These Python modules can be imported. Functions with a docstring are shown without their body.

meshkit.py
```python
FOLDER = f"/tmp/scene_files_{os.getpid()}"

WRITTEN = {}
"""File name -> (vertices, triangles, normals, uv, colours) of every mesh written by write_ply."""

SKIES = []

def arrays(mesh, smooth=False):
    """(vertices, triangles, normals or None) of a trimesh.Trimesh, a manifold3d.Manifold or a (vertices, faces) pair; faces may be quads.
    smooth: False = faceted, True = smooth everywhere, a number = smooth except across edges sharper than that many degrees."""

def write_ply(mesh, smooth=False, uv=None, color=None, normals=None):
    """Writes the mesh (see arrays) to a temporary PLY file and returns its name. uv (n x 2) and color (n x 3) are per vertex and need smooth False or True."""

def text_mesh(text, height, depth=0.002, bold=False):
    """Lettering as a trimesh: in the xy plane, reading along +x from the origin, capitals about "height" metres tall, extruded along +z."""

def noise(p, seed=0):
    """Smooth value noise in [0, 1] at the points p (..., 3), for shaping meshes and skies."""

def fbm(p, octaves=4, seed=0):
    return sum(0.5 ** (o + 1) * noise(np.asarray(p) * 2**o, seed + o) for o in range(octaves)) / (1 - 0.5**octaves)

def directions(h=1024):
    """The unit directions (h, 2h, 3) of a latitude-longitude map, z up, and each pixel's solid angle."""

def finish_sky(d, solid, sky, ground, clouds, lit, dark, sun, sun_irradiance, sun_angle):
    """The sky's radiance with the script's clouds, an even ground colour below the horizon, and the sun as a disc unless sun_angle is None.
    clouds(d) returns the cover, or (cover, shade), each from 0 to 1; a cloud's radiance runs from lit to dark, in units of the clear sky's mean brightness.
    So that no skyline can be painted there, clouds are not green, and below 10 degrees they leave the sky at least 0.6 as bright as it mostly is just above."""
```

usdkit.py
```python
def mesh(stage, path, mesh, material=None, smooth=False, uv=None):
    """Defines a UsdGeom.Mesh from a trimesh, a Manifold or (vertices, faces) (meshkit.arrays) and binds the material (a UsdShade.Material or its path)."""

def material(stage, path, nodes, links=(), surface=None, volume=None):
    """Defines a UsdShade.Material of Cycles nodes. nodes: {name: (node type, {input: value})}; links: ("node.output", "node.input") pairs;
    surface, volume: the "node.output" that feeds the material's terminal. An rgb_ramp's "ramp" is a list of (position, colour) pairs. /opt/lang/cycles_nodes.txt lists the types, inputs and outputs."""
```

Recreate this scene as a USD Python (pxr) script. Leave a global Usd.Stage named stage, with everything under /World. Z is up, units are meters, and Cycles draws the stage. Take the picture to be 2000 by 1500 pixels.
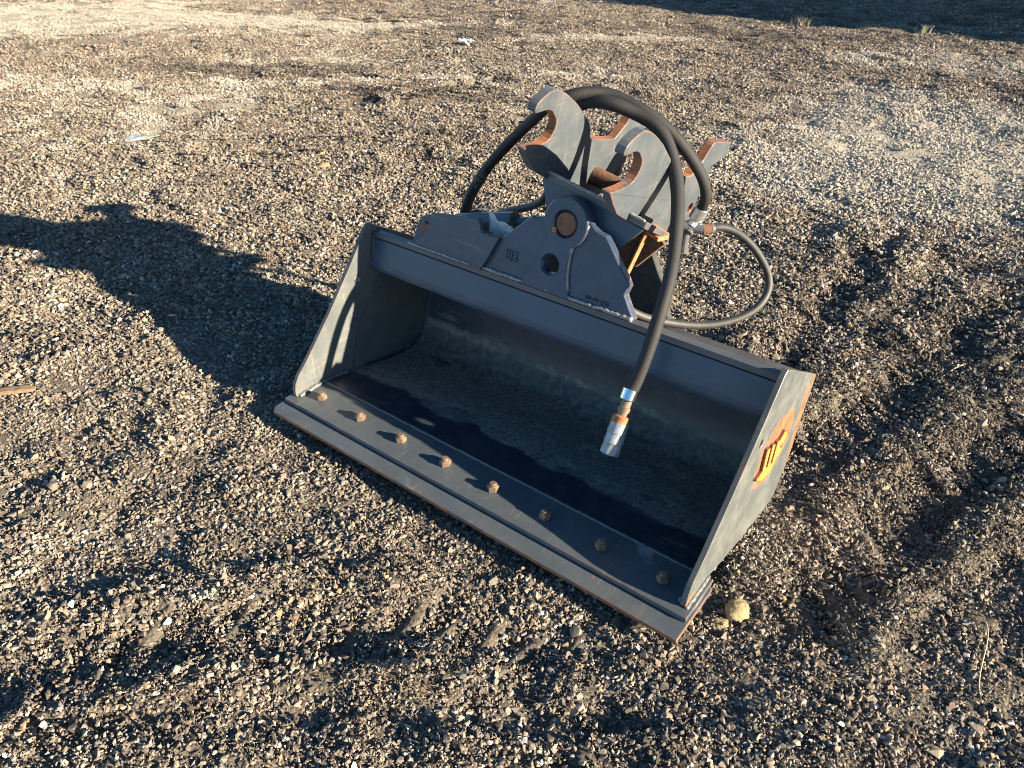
import math, random
import numpy as np
import trimesh
from shapely.geometry import Polygon, Point, LineString
from shapely.ops import unary_union
import usdkit, meshkit
from pxr import Usd, UsdGeom, UsdLux, UsdShade, Gf, Sdf, Vt

stage = Usd.Stage.CreateInMemory()
UsdGeom.SetStageUpAxis(stage, UsdGeom.Tokens.z)
UsdGeom.SetStageMetersPerUnit(stage, 1.0)
UsdGeom.Xform.Define(stage, '/World')
UsdGeom.Scope.Define(stage, '/World/Looks')

# ------------------------------------------------------------------ camera, sun, sky, exposure
CAM = np.array([1.804, -1.123, 1.529]); YAW, PITCH, ROLL = (math.radians(a) for a in (127.082, 35.064, 0.215))
EXPOSURE = 2.2
SUN_I, SKY_I = 1.25, 0.047
S = np.array([.98, .154, .302]); S = S / np.linalg.norm(S)
fw = np.array([math.cos(YAW) * math.cos(PITCH), math.sin(YAW) * math.cos(PITCH), -math.sin(PITCH)])
rt = np.array([math.sin(YAW), -math.cos(YAW), 0]); up = np.cross(rt, fw)
rt, up = math.cos(ROLL) * rt + math.sin(ROLL) * up, math.cos(ROLL) * up - math.sin(ROLL) * rt
cam = UsdGeom.Camera.Define(stage, '/World/camera')
cam.AddTransformOp().Set(Gf.Matrix4d(*[float(q) for r in ((*rt, 0), (*up, 0), (*(-fw), 0), (*CAM, 1)) for q in r]))
cam.CreateHorizontalApertureAttr(36.0); cam.CreateVerticalApertureAttr(27.0); cam.CreateFocalLengthAttr(27.0)
cam.CreateClippingRangeAttr(Gf.Vec2f(0.05, 500)); cam.CreateExposureAttr(EXPOSURE)

usdkit.material(stage, '/World/Looks/sky_look', {
    'sky': ('sky_texture', {'sky_type': 'single_scattering', 'sun_disc': False, 'sun_elevation': math.asin(S[2]),
                            'sun_rotation': math.atan2(S[0], S[1]), 'altitude': 100.0, 'air_density': 1.0, 'aerosol_density': 0.3, 'ozone_density': 3.0}),
    'sat': ('hsv', {'saturation': 1.2}), 'bg': ('background_shader', {'strength': SKY_I})}, [('sky.color', 'sat.color'), ('sat.color', 'bg.color')], surface='bg.background')
dome = UsdLux.DomeLight.Define(stage, '/World/sky')
UsdShade.MaterialBindingAPI.Apply(dome.GetPrim()).Bind(UsdShade.Material.Get(stage, '/World/Looks/sky_look'))
dome.GetPrim().SetCustomDataByKey('kind', 'structure')
sun = UsdLux.DistantLight.Define(stage, '/World/sun')
zx = S; xx = np.cross([0, 0, 1], zx); xx /= np.linalg.norm(xx); yx = np.cross(zx, xx)
sun.AddTransformOp().Set(Gf.Matrix4d(*[float(q) for r in ((*xx, 0), (*yx, 0), (*zx, 0), (0, 0, 0, 1)) for q in r]))
sun.CreateNormalizeAttr(True); sun.CreateIntensityAttr(SUN_I); sun.CreateAngleAttr(0.53); sun.CreateColorAttr(Gf.Vec3f(1.0, 0.86, 0.66))

# ------------------------------------------------------------------ helpers
GZ = -0.035            # mean ground level around the bucket
W, T = 1.40, 0.0149    # clear width between side plates, plate thickness
_used = {}


def numbered(parent, name):
    k = _used.get((parent, name), -1) + 1
    _used[(parent, name)] = k
    return f'{parent}/{name}' if k == 0 else f'{parent}/{name}_{k:03d}'


def tag(p, label=None, cat=None, group=None, kind=None):
    for k, v in (('label', label), ('category', cat), ('group', group), ('kind', kind)):
        if v:
            p.SetCustomDataByKey(k, v)
    return p


def thing(name, label, cat, group=None, loc=(0, 0, 0)):
    x = UsdGeom.Xform.Define(stage, numbered('/World', name))
    if tuple(loc) != (0, 0, 0):
        x.AddTranslateOp().Set(Gf.Vec3d(*map(float, loc)))
    return tag(x.GetPrim(), label, cat, group)


def obj(name, mesh, mat, parent=None, smooth=30, rust=None, label=None):
    """One Mesh prim. rust: function(points, normals) -> 0..1 written as a vertex primvar read by the paint."""
    path = numbered(str(parent.GetPath()) if parent is not None else '/World', name)
    v, f, n = meshkit.arrays(mesh, smooth)
    m = usdkit.mesh(stage, path, (v, f), mat, smooth=False)
    if n is not None:
        m.CreateNormalsAttr(Vt.Vec3fArray.FromNumpy(n.astype(np.float32))); m.SetNormalsInterpolation('vertex')
    if rust is not None:
        r = np.asarray(rust(v, n if n is not None else np.zeros_like(v)), np.float32) * np.ones(len(v), np.float32)
        UsdGeom.PrimvarsAPI(m).CreatePrimvar('rust', Sdf.ValueTypeNames.FloatArray, 'vertex').Set(Vt.FloatArray.FromNumpy(r))
    p = m.GetPrim()
    if label:
        p.SetCustomDataByKey('label', label)
    return p


def cat(*ms):
    return trimesh.util.concatenate([m for m in ms])


def frame_matrix(o, ex, ey, ez):
    M = np.eye(4); M[:3, 0], M[:3, 1], M[:3, 2], M[:3, 3] = ex, ey, ez, o
    return M


def slab(poly, o, ex, ey, ez, z0, z1, chamfer=0.0):
    """Extrude a shapely polygon lying in (ex, ey) from z0 to z1 along ez; optional chamfer of both rims."""
    polys = getattr(poly, 'geoms', [poly])
    out = []
    for p in polys:
        if chamfer > 0:
            q = p.buffer(-chamfer, join_style=2)
            if q.is_empty or q.geom_type != 'Polygon' or len(q.interiors) != len(p.interiors):
                m = trimesh.creation.extrude_polygon(p, z1 - z0, engine='earcut')
            else:
                m = chamfered(p, q, z1 - z0, chamfer)
        else:
            m = trimesh.creation.extrude_polygon(p, z1 - z0, engine='earcut')
        m.apply_translation([0, 0, z0])
        out.append(m)
    m = cat(*out)
    m.apply_transform(frame_matrix(o, ex, ey, ez))
    if np.dot(np.cross(ex, ey), ez) < 0:
        m.invert()
    return m


def resample(ring, n):
    r = np.asarray(ring.coords)[:-1] if hasattr(ring, 'coords') else np.asarray(ring)
    return r


def chamfered(p, q, h, c):
    """Stack: shrunk cap, full outline, full outline, shrunk cap. Rims come from offsetting each vertex along its mitre."""
    vs, fs, n0 = [], [], 0
    rings_small, rings_full = [], []
    for ring, sgn in [(p.exterior, 1)] + [(r, -1) for r in p.interiors]:
        a = np.asarray(ring.coords)[:-1]
        area = 0.5 * np.sum(a[:, 0] * np.roll(a[:, 1], -1) - np.roll(a[:, 0], -1) * a[:, 1])
        if (area > 0) != (sgn > 0):
            a = a[::-1]
        e = np.roll(a, -1, 0) - a; e /= np.maximum(np.linalg.norm(e, axis=1, keepdims=True), 1e-9)
        nin = np.c_[-e[:, 1], e[:, 0]]; npv = np.roll(nin, 1, 0)
        b = nin + npv; d = np.maximum(np.sum(b * nin, 1, keepdims=True), 0.5)
        rings_full.append(a); rings_small.append(a + c * b / d)
    try:
        small = Polygon(rings_small[0], rings_small[1:])
        cv, cf = trimesh.creation.triangulate_polygon(small, engine='earcut')
        cv = np.asarray(cv)
    except Exception:
        return trimesh.creation.extrude_polygon(p, h, engine='earcut')
    parts = []
    parts.append((np.c_[cv, np.full(len(cv), h)], cf)); parts.append((np.c_[cv, np.zeros(len(cv))], cf[:, ::-1]))
    for a, s in zip(rings_full, rings_small):
        k = len(a)
        L = np.vstack([np.c_[s, np.zeros(k)], np.c_[a, np.full(k, c)], np.c_[a, np.full(k, h - c)], np.c_[s, np.full(k, h)]])
        F = []
        i = np.arange(k); j = (i + 1) % k
        for l in range(3):
            A, B = l * k, (l + 1) * k
            F += [np.c_[A + i, A + j, B + j], np.c_[A + i, B + j, B + i]]
        parts.append((L, np.vstack(F)))
    ms = [trimesh.Trimesh(v, f, process=False) for v, f in parts]
    m = cat(*ms); m.merge_vertices()
    m.fix_normals()
    return m


def prism_u(prof, u0, u1, chamfer=0.0):
    """Profile in (v, w) = world (y, z), extruded along x."""
    return slab(Polygon(prof).buffer(0), np.zeros(3), np.array([0, 1., 0]), np.array([0, 0, 1.]), np.array([1., 0, 0]), u0, u1, chamfer)


def spline(pts, n=60):
    from scipy.interpolate import CubicSpline
    p = np.asarray(pts, float); d = np.r_[0, np.cumsum(np.linalg.norm(np.diff(p, axis=0), axis=1) ** 0.7)]
    return CubicSpline(d, p)(np.linspace(0, d[-1], n))


def tube(path, radius, sides=14, cap=True, wob=None):
    p = np.asarray(path, float); n = len(p)
    r = np.broadcast_to(np.asarray(radius, float), (n,))
    t = np.gradient(p, axis=0); t /= np.linalg.norm(t, axis=1, keepdims=True)
    ref = np.array([0, 0, 1.]) if abs(t[0][2]) < 0.9 else np.array([1., 0, 0])
    a = np.cross(t[0], ref); a /= np.linalg.norm(a)
    V = []
    for i in range(n):
        a = a - t[i] * (a @ t[i]); a /= np.linalg.norm(a); b = np.cross(t[i], a)
        th = np.arange(sides) / sides * 2 * np.pi
        rr = r[i] * (np.ones(sides) if wob is None else wob(i, th))
        V.append(p[i] + np.outer(np.cos(th) * rr, a) + np.outer(np.sin(th) * rr, b))
    V = np.vstack(V); F = []
    i = np.arange(sides); j = (i + 1) % sides
    for k in range(n - 1):
        A, B = k * sides, (k + 1) * sides
        F += [np.c_[A + i, A + j, B + j], np.c_[A + i, B + j, B + i]]
    F = np.vstack(F)
    if cap:
        V = np.vstack([V, p[0], p[-1]]); c0, c1 = n * sides, n * sides + 1
        F = np.vstack([F, np.c_[np.full(sides, c0), j, i], np.c_[np.full(sides, c1), (n - 1) * sides + i, (n - 1) * sides + j]])
    return trimesh.Trimesh(V, F, process=False)


def cyl(p0, p1, r, sides=28, chamfer=0.0):
    p0, p1 = np.asarray(p0, float), np.asarray(p1, float); d = p1 - p0; L = np.linalg.norm(d); d /= L
    c = min(chamfer, L / 3)
    if c > 0:
        pts = [p0, p0 + d * c, p1 - d * c, p1]; rr = [r - c, r, r, r - c]
    else:
        pts, rr = [p0, p1], [r, r]
    return tube_straight(pts, rr, sides)


def tube_straight(pts, rr, sides=28):
    p0, p1 = np.asarray(pts[0], float), np.asarray(pts[-1], float); d = (p1 - p0) / np.linalg.norm(p1 - p0)
    ref = np.array([0, 0, 1.]) if abs(d[2]) < 0.9 else np.array([1., 0, 0])
    a = np.cross(d, ref); a /= np.linalg.norm(a); b = np.cross(d, a)
    th = np.arange(sides) / sides * 2 * np.pi; ring = np.outer(np.cos(th), a) + np.outer(np.sin(th), b)
    V = np.vstack([np.asarray(p) + r * ring for p, r in zip(pts, rr)]); n = len(pts); F = []
    i = np.arange(sides); j = (i + 1) % sides
    for k in range(n - 1):
        A, B = k * sides, (k + 1) * sides
        F += [np.c_[A + i, A + j, B + j], np.c_[A + i, B + j, B + i]]
    V = np.vstack([V, pts[0], pts[-1]])
    F = np.vstack(F + [np.c_[np.full(sides, n * sides), j, i], np.c_[np.full(sides, n * sides + 1), (n - 1) * sides + i, (n - 1) * sides + j]])
    return trimesh.Trimesh(V, F, process=False)


def bead(path, r, seed, n=None):
    """A weld bead: a tube with ripples."""
    p = np.asarray(path, float); d = np.r_[0, np.cumsum(np.linalg.norm(np.diff(p, axis=0), axis=1))]
    n = n or max(8, int(d[-1] / 0.006)); s = np.linspace(0, d[-1], n)
    q = np.c_[[np.interp(s, d, p[:, k]) for k in range(3)]].T
    rg = np.random.default_rng(seed)
    rr = r * (1 + 0.18 * np.sin(np.arange(n) * 2.1 + rg.uniform(0, 6)) + rg.normal(0, 0.12, n))
    q = q + rg.normal(0, r * 0.12, q.shape)
    return tube(q, np.maximum(rr, r * 0.5), 8)


# ------------------------------------------------------------------ materials
GRAY = (0.060, 0.071, 0.080)


def paint(name, base=GRAY, rough=0.34, rust=1.0, dust=0.12, edge=0.0, cast=0.0, scratch=1.0, spots=(), wear_r=0.004, film=False, grain=None, rbias=0.0):
    """Weathered dark grey machine paint: tone drift, dust film, thin scratches, rust where the primvar, the edges or the named spots say."""
    N = {'pos': ('geometry', {}),
         'tone': ('noise_texture', {'scale': 5.0, 'detail': 6.0, 'roughness': 0.6}),
         'toner': ('map_range', {'from_min': 0.3, 'from_max': 0.7, 'to_min': 0.86, 'to_max': 1.14}),
         'basec': ('color', {'value': base}),
         'base': ('vector_math', {'math_type': 'scale', 'vector1': base}),
         # dust film
         'dn': ('noise_texture', {'scale': 14.0, 'detail': 9.0, 'roughness': 0.72}),
         'dr': ('map_range', {'from_min': 0.44, 'from_max': 0.72, 'to_min': 0.0, 'to_max': dust, 'clamp': True}),
         'm1': ('mix', {'color2': (0.17, 0.148, 0.115)}),
         # scratches in two directions
         'mapa': ('mapping', {'mapping_type': 'point', 'rotation': (0.5, 0.35, 0.6), 'scale': (5, 330, 5)}),
         'sa': ('noise_texture', {'scale': 1.0, 'detail': 3.0, 'distortion': 0.4}),
         'mapb': ('mapping', {'mapping_type': 'point', 'rotation': (0.2, 1.0, -0.5), 'scale': (6, 6, 360)}),
         'sb': ('noise_texture', {'scale': 1.0, 'detail': 3.0, 'distortion': 0.5}),
         'smax': ('math', {'math_type': 'maximum'}),
         'sr0': ('map_range', {'from_min': 0.635, 'from_max': 0.70, 'to_min': 0.0, 'to_max': 0.42 * scratch, 'clamp': True}),
         'smk': ('map_range', {'from_min': 0.42, 'from_max': 0.60, 'to_min': 0.0, 'to_max': 1.0, 'clamp': True}), 'sr': ('math', {'math_type': 'multiply'}),
         'm2': ('mix', {'color2': (0.30, 0.285, 0.26)}),
         # rust
         'rn': ('noise_texture', {'scale': 26.0, 'detail': 10.0, 'roughness': 0.7}),
         'rl': ('noise_texture', {'scale': 7.0, 'detail': 4.0, 'roughness': 0.6}),
         'ra': ('attribute', {'attribute': 'rust'}),
         'rsum': ('math', {'math_type': 'multiply_add', 'value2': 0.9, 'value3': -0.55}),
         'rsum2': ('math', {'math_type': 'multiply_add', 'value2': 0.45, 'value3': rbias}),
         'rtot': ('math', {'math_type': 'add'}),
         'rmask': ('map_range', {'range_type': 'smoothstep', 'from_min': 0.40, 'from_max': 0.52, 'to_min': 0.0, 'to_max': rust, 'clamp': True}),
         'rcol': ('rgb_ramp', {'ramp': [(0.0, (0.050, 0.020, 0.011)), (0.40, (0.13, 0.045, 0.018)), (0.58, (0.215, 0.082, 0.034)), (0.8, (0.30, 0.135, 0.062)), (1.0, (0.30, 0.19, 0.11))]}),
         'm3': ('mix', {}),
         'rgh': ('mix_float', {'a': rough, 'b': 0.85}),
         'rgh2': ('math', {'math_type': 'multiply_add', 'value2': 0.9, 'use_clamp': True}),
         'bv': ('bevel', {'samples': 3, 'radius': 0.0022}),
         'bmp': ('bump', {'strength': 0.12 + cast, 'distance': 0.0015 if cast else 0.0008}),
         'bn': ('noise_texture', {'scale': 210.0 if cast else 60.0, 'detail': 4.0, 'roughness': 0.6}),
         'p': ('principled_bsdf', {'metallic': 0.0, 'ior': 1.5})}
    Lk = [(f'pos.position', f'{k}.vector') for k in ('tone', 'dn', 'mapa', 'mapb', 'rn', 'rl', 'bn')]
    Lk += [('tone.fac', 'toner.value'), ('toner.result', 'base.scale'), ('base.vector', 'm1.color1'), ('dn.fac', 'dr.value'), ('dr.result', 'm1.fac'),
           ('mapa.vector', 'sa.vector'), ('mapb.vector', 'sb.vector'), ('sa.fac', 'smax.value1'), ('sb.fac', 'smax.value2'), ('smax.value', 'sr0.value'), ('rl.fac', 'smk.value'), ('sr0.result', 'sr.value1'), ('smk.result', 'sr.value2'),
           ('m1.color', 'm2.color1'), ('sr.value', 'm2.fac'),
           ('rn.fac', 'rsum.value1'), ('rl.fac', 'rsum2.value1'), ('rsum.value', 'rtot.value1'), ('rsum2.value', 'rtot.value2'),
           ('rn.fac', 'rcol.fac'), ('m2.color', 'm3.color1'), ('rcol.color', 'm3.color2'),
           ('rmask.result', 'm3.fac'), ('rmask.result', 'rgh.fac'), ('rgh.result', 'rgh2.value1'), ('dr.result', 'rgh2.value3'),
           ('bv.bevel', 'bmp.normal'), ('bn.fac', 'bmp.height'), ('bmp.normal', 'p.normal'), ('m3.color', 'p.base_color'), ('rgh2.value', 'p.roughness')]
    last = 'rtot.value'
    # primvar
    N['rp'] = ('math', {'math_type': 'multiply_add', 'value2': 0.62})
    Lk += [('ra.fac', 'rp.value1'), (last, 'rp.value3')]; last = 'rp.value'
    if edge:
        N['bw'] = ('bevel', {'samples': 4, 'radius': wear_r}); N['dot'] = ('vector_math', {'math_type': 'dot_product'})
        N['ew'] = ('map_range', {'from_min': 0.995, 'from_max': 0.90, 'to_min': 0.0, 'to_max': edge, 'clamp': True}); N['ea'] = ('math', {'math_type': 'add'})
        Lk += [('bw.bevel', 'dot.vector1'), ('pos.true_normal', 'dot.vector2'), ('dot.value', 'ew.value'), ('ew.result', 'ea.value1'), (last, 'ea.value2')]; last = 'ea.value'
    for k, (c, r, amt) in enumerate(spots):
        N[f'sp0{k}'] = ('vector_math', {'math_type': 'subtract', 'vector2': c}); N[f'sp{k}'] = ('vector_math', {'math_type': 'divide', 'vector2': r}); N[f'sl{k}'] = ('vector_math', {'math_type': 'length'})
        N[f'sm{k}'] = ('map_range', {'range_type': 'smoothstep', 'from_min': 1.15, 'from_max': 0.65, 'to_min': 0.0, 'to_max': amt, 'clamp': True}); N[f'sd{k}'] = ('math', {'math_type': 'add'})
        Lk += [('pos.position', f'sp0{k}.vector1'), (f'sp0{k}.vector', f'sp{k}.vector1'), (f'sp{k}.vector', f'sl{k}.vector1'), (f'sl{k}.value', f'sm{k}.value'), (f'sm{k}.result', f'sd{k}.value1'), (last, f'sd{k}.value2')]; last = f'sd{k}.value'
    if grain:
        N['mapa'] = ('mapping', {'mapping_type': 'point', 'rotation': (0, 0, 0.12), 'scale': grain})
    if film:   # dried slurry: lies over the floor towards the back, climbs the back wall, fades out with a ragged noisy rim
        N['fx'] = ('separate_xyz', {}); N['fn'] = ('noise_texture', {'scale': 5.0, 'detail': 8.0, 'roughness': 0.62}); N['fo'] = ('noise_texture', {'scale': 38.0, 'detail': 6.0, 'roughness': 0.7})
        N['fa'] = ('math', {'math_type': 'multiply_add', 'value2': 0.20}); N['fb'] = ('math', {'math_type': 'multiply_add', 'value2': -0.14})
        N['fl'] = ('map_range', {'range_type': 'smoothstep', 'from_min': 0.418, 'from_max': 0.442, 'to_min': 0.0, 'to_max': 1.0, 'clamp': True}); N['fh'] = ('map_range', {'range_type': 'smoothstep', 'from_min': -0.008, 'from_max': -0.022, 'to_min': 0.0, 'to_max': 1.0, 'clamp': True})
        N['fm'] = ('math', {'math_type': 'multiply'}); N['fv'] = ('map_range', {'from_min': 0.3, 'from_max': 0.62, 'to_min': 0.25, 'to_max': 0.85, 'clamp': True}); N['fm2'] = ('math', {'math_type': 'multiply'})
        N['fc'] = ('rgb_ramp', {'ramp': [(0.35, (0.13, 0.121, 0.098)), (0.65, (0.235, 0.215, 0.172))]}); N['fmix'] = ('mix', {}); N['fr'] = ('mix_float', {'b': 0.95})
        Lk = [q for q in Lk if q not in (('m3.color', 'p.base_color'), ('rgh2.value', 'p.roughness'))]
        Lk += [('pos.position', 'fx.vector'), ('pos.position', 'fn.vector'), ('pos.position', 'fo.vector'), ('fn.fac', 'fa.value1'), ('fx.y', 'fa.value3'), ('fa.value', 'fl.value'), ('fn.fac', 'fb.value1'), ('fx.z', 'fb.value3'), ('fb.value', 'fh.value'),
               ('fl.result', 'fm.value1'), ('fh.result', 'fm.value2'), ('fo.fac', 'fv.value'), ('fm.value', 'fm2.value1'), ('fv.result', 'fm2.value2'), ('fo.fac', 'fc.fac'), ('m3.color', 'fmix.color1'), ('fc.color', 'fmix.color2'), ('fm2.value', 'fmix.fac'),
               ('fmix.color', 'p.base_color'), ('rgh2.value', 'fr.a'), ('fm2.value', 'fr.fac'), ('fr.result', 'p.roughness')]
    Lk.append((last, 'rmask.value'))
    return usdkit.material(stage, f'/World/Looks/{name}', N, Lk, surface='p.BSDF')


def plain(name, color, rough=0.5, metallic=0.0, scale=40.0, var=0.25, bump=0.1, dist=0.001, spec=None, dark=None):
    lo = tuple(c * (1 - var) for c in color) if dark is None else dark
    hi = tuple(min(1, c * (1 + var)) for c in color)
    N = {'pos': ('geometry', {}), 'n': ('noise_texture', {'scale': scale, 'detail': 7.0, 'roughness': 0.65}),
         'c': ('rgb_ramp', {'ramp': [(0.3, lo), (0.7, hi)]}), 'b': ('bump', {'strength': bump, 'distance': dist}),
         'p': ('principled_bsdf', {'roughness': rough, 'metallic': metallic})}
    return usdkit.material(stage, f'/World/Looks/{name}', N, [('pos.position', 'n.vector'), ('n.fac', 'c.fac'), ('c.color', 'p.base_color'), ('n.fac', 'b.height'), ('b.normal', 'p.normal')], surface='p.BSDF')


M = {}
M['paint'] = paint('dark_grey_paint', edge=0.45)
M['lip'] = paint('shaded_lip_paint', base=(0.029, 0.044, 0.068), edge=0.25, dust=0.07, scratch=0.5)  # same grey paint, darkened and blued for parts that stand in shade
M['side'] = paint('side_plate_paint', base=(0.082, 0.091, 0.090), dust=0.32, rbias=0.07, edge=0.28, scratch=1.2,
                  spots=[((1.415, 0.54, 0.23), (0.05, 0.135, 0.105), 0.85), ((1.415, 0.80, 0.31), (0.05, 0.04, 0.11), 0.65), ((1.415, 0.735, 0.17), (0.05, 0.028, 0.17), 0.55),
                         ((1.415, 0.11, 0.035), (0.05, 0.03, 0.025), 0.75)])
M['hook'] = paint('hook_plate_paint', edge=0.38, dust=0.20, rbias=0.03)
M['cast'] = paint('shaded_cast_steel_paint', base=(0.025, 0.042, 0.074), rough=0.30, edge=0.25, cast=0.35, scratch=0.3)  # shade on the casting front is put into this darker, bluer base
M['edge'] = paint('cutting_edge_paint', edge=0.3, rough=0.30, scratch=1.6, dust=0.18, rbias=0.08, grain=(330, 5, 5))
M['inner'] = paint('shaded_inner_paint', base=(0.021, 0.028, 0.040), rough=0.33, dust=0.14, scratch=0.8)  # grey paint with the bucket's dim interior put into its base colour
M['shell'] = paint('shaded_muddy_shell_paint', base=(0.021, 0.028, 0.040), rough=0.33, dust=0.14, scratch=0.8, film=True)  # same shade-darkened base, plus the real mud film
M['weldp'] = paint('painted_weld', base=(0.10, 0.108, 0.11), rough=0.4, dust=0.25, scratch=0.3, cast=0.2)
M['rusty'] = plain('raw_rusty_steel', (0.12, 0.055, 0.028), 0.85, 0, 120.0, 0.6, 0.5, 0.002, dark=(0.028, 0.016, 0.011))
M['rust'] = plain('orange_rust', (0.30, 0.115, 0.045), 0.85, 0, 50.0, 0.5, 0.35, 0.001)
M['pin'] = plain('rusty_pin', (0.135, 0.048, 0.026), 0.6, 0.0, 60.0, 0.5, 0.25, 0.001)
M['nut'] = plain('rusty_zinc_nut', (0.165, 0.112, 0.075), 0.5, 0.25, 90.0, 0.3, 0.12, 0.0006)
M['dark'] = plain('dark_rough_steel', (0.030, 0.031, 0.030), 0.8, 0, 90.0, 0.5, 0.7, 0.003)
M['zinc'] = plain('zinc_plated_steel', (0.62, 0.62, 0.60), 0.34, 0.9, 70.0, 0.2, 0.1, 0.0005)
M['chrome'] = plain('bright_clamp_steel', (0.80, 0.80, 0.80), 0.16, 1.0, 30.0, 0.08, 0.03, 0.0004)
M['coupling'] = plain('worn_aluminium_coupling', (0.25, 0.27, 0.29), 0.42, 0.35, 60.0, 0.35, 0.2, 0.0006)
M['yellow'] = plain('yellow_emblem_paint', (0.40, 0.20, 0.03), 0.6, 0, 60.0, 0.4, 0.15, 0.0006)
M['weld'] = plain('weld_bead', (0.24, 0.235, 0.22), 0.42, 0.15, 90.0, 0.45, 0.3, 0.001)  # dusty weld metal, lightened further for the grazing sun on it
M['rubber'] = plain('hose_rubber', (0.028, 0.028, 0.027), 0.5, 0, 60.0, 0.35, 0.2, 0.0006)
M['grime'] = plain('grimy_hose_rubber', (0.030, 0.029, 0.027), 0.6, 0, 45.0, 0.4, 0.2, 0.0006)
M['plastic'] = plain('crinkled_white_plastic', (0.50, 0.52, 0.54), 0.3, 0, 40.0, 0.12, 0.2, 0.002)
M['wood'] = plain('weathered_wood', (0.17, 0.115, 0.068), 0.8, 0, 55.0, 0.3, 0.4, 0.002)
M['straw'] = plain('dry_straw', (0.42, 0.34, 0.19), 0.7, 0, 55.0, 0.25, 0.1, 0.001)
M['stitch'] = plain('pale_stitching', (0.5, 0.48, 0.42), 0.8, 0, 50.0, 0.2, 0.1, 0.0005)


def sleeve_mat():
    N = {'pos': ('geometry', {}), 'at': ('attribute', {'attribute': 'along'}),
         'mul': ('math', {'math_type': 'multiply', 'value2': 2 * math.pi / 0.0030}), 'sin': ('math', {'math_type': 'sine'}),
         'n': ('noise_texture', {'scale': 30.0, 'detail': 8.0, 'roughness': 0.7}), 'dr': ('map_range', {'from_min': 0.4, 'from_max': 0.75, 'to_min': 0.0, 'to_max': 0.035, 'clamp': True}),
         'sm': ('map_range', {'from_min': -1.0, 'from_max': 1.0, 'to_min': 0.75, 'to_max': 1.0}), 'base': ('vector_math', {'math_type': 'scale', 'vector1': (0.007, 0.007, 0.008)}),
         'm': ('mix', {'color2': (0.15, 0.13, 0.105)}), 'b': ('bump', {'strength': 0.22, 'distance': 0.0007}), 'p': ('principled_bsdf', {'roughness': 0.75})}
    L = [('at.fac', 'mul.value1'), ('mul.value', 'sin.value1'), ('sin.value', 'b.height'), ('b.normal', 'p.normal'), ('pos.position', 'n.vector'), ('n.fac', 'dr.value'),
         ('sin.value', 'sm.value'), ('sm.result', 'base.scale'), ('base.vector', 'm.color1'), ('dr.result', 'm.fac'), ('m.color', 'p.base_color')]
    return usdkit.material(stage, '/World/Looks/woven_hose_sleeve', N, L, surface='p.BSDF')


M['sleeve'] = sleeve_mat()

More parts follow.
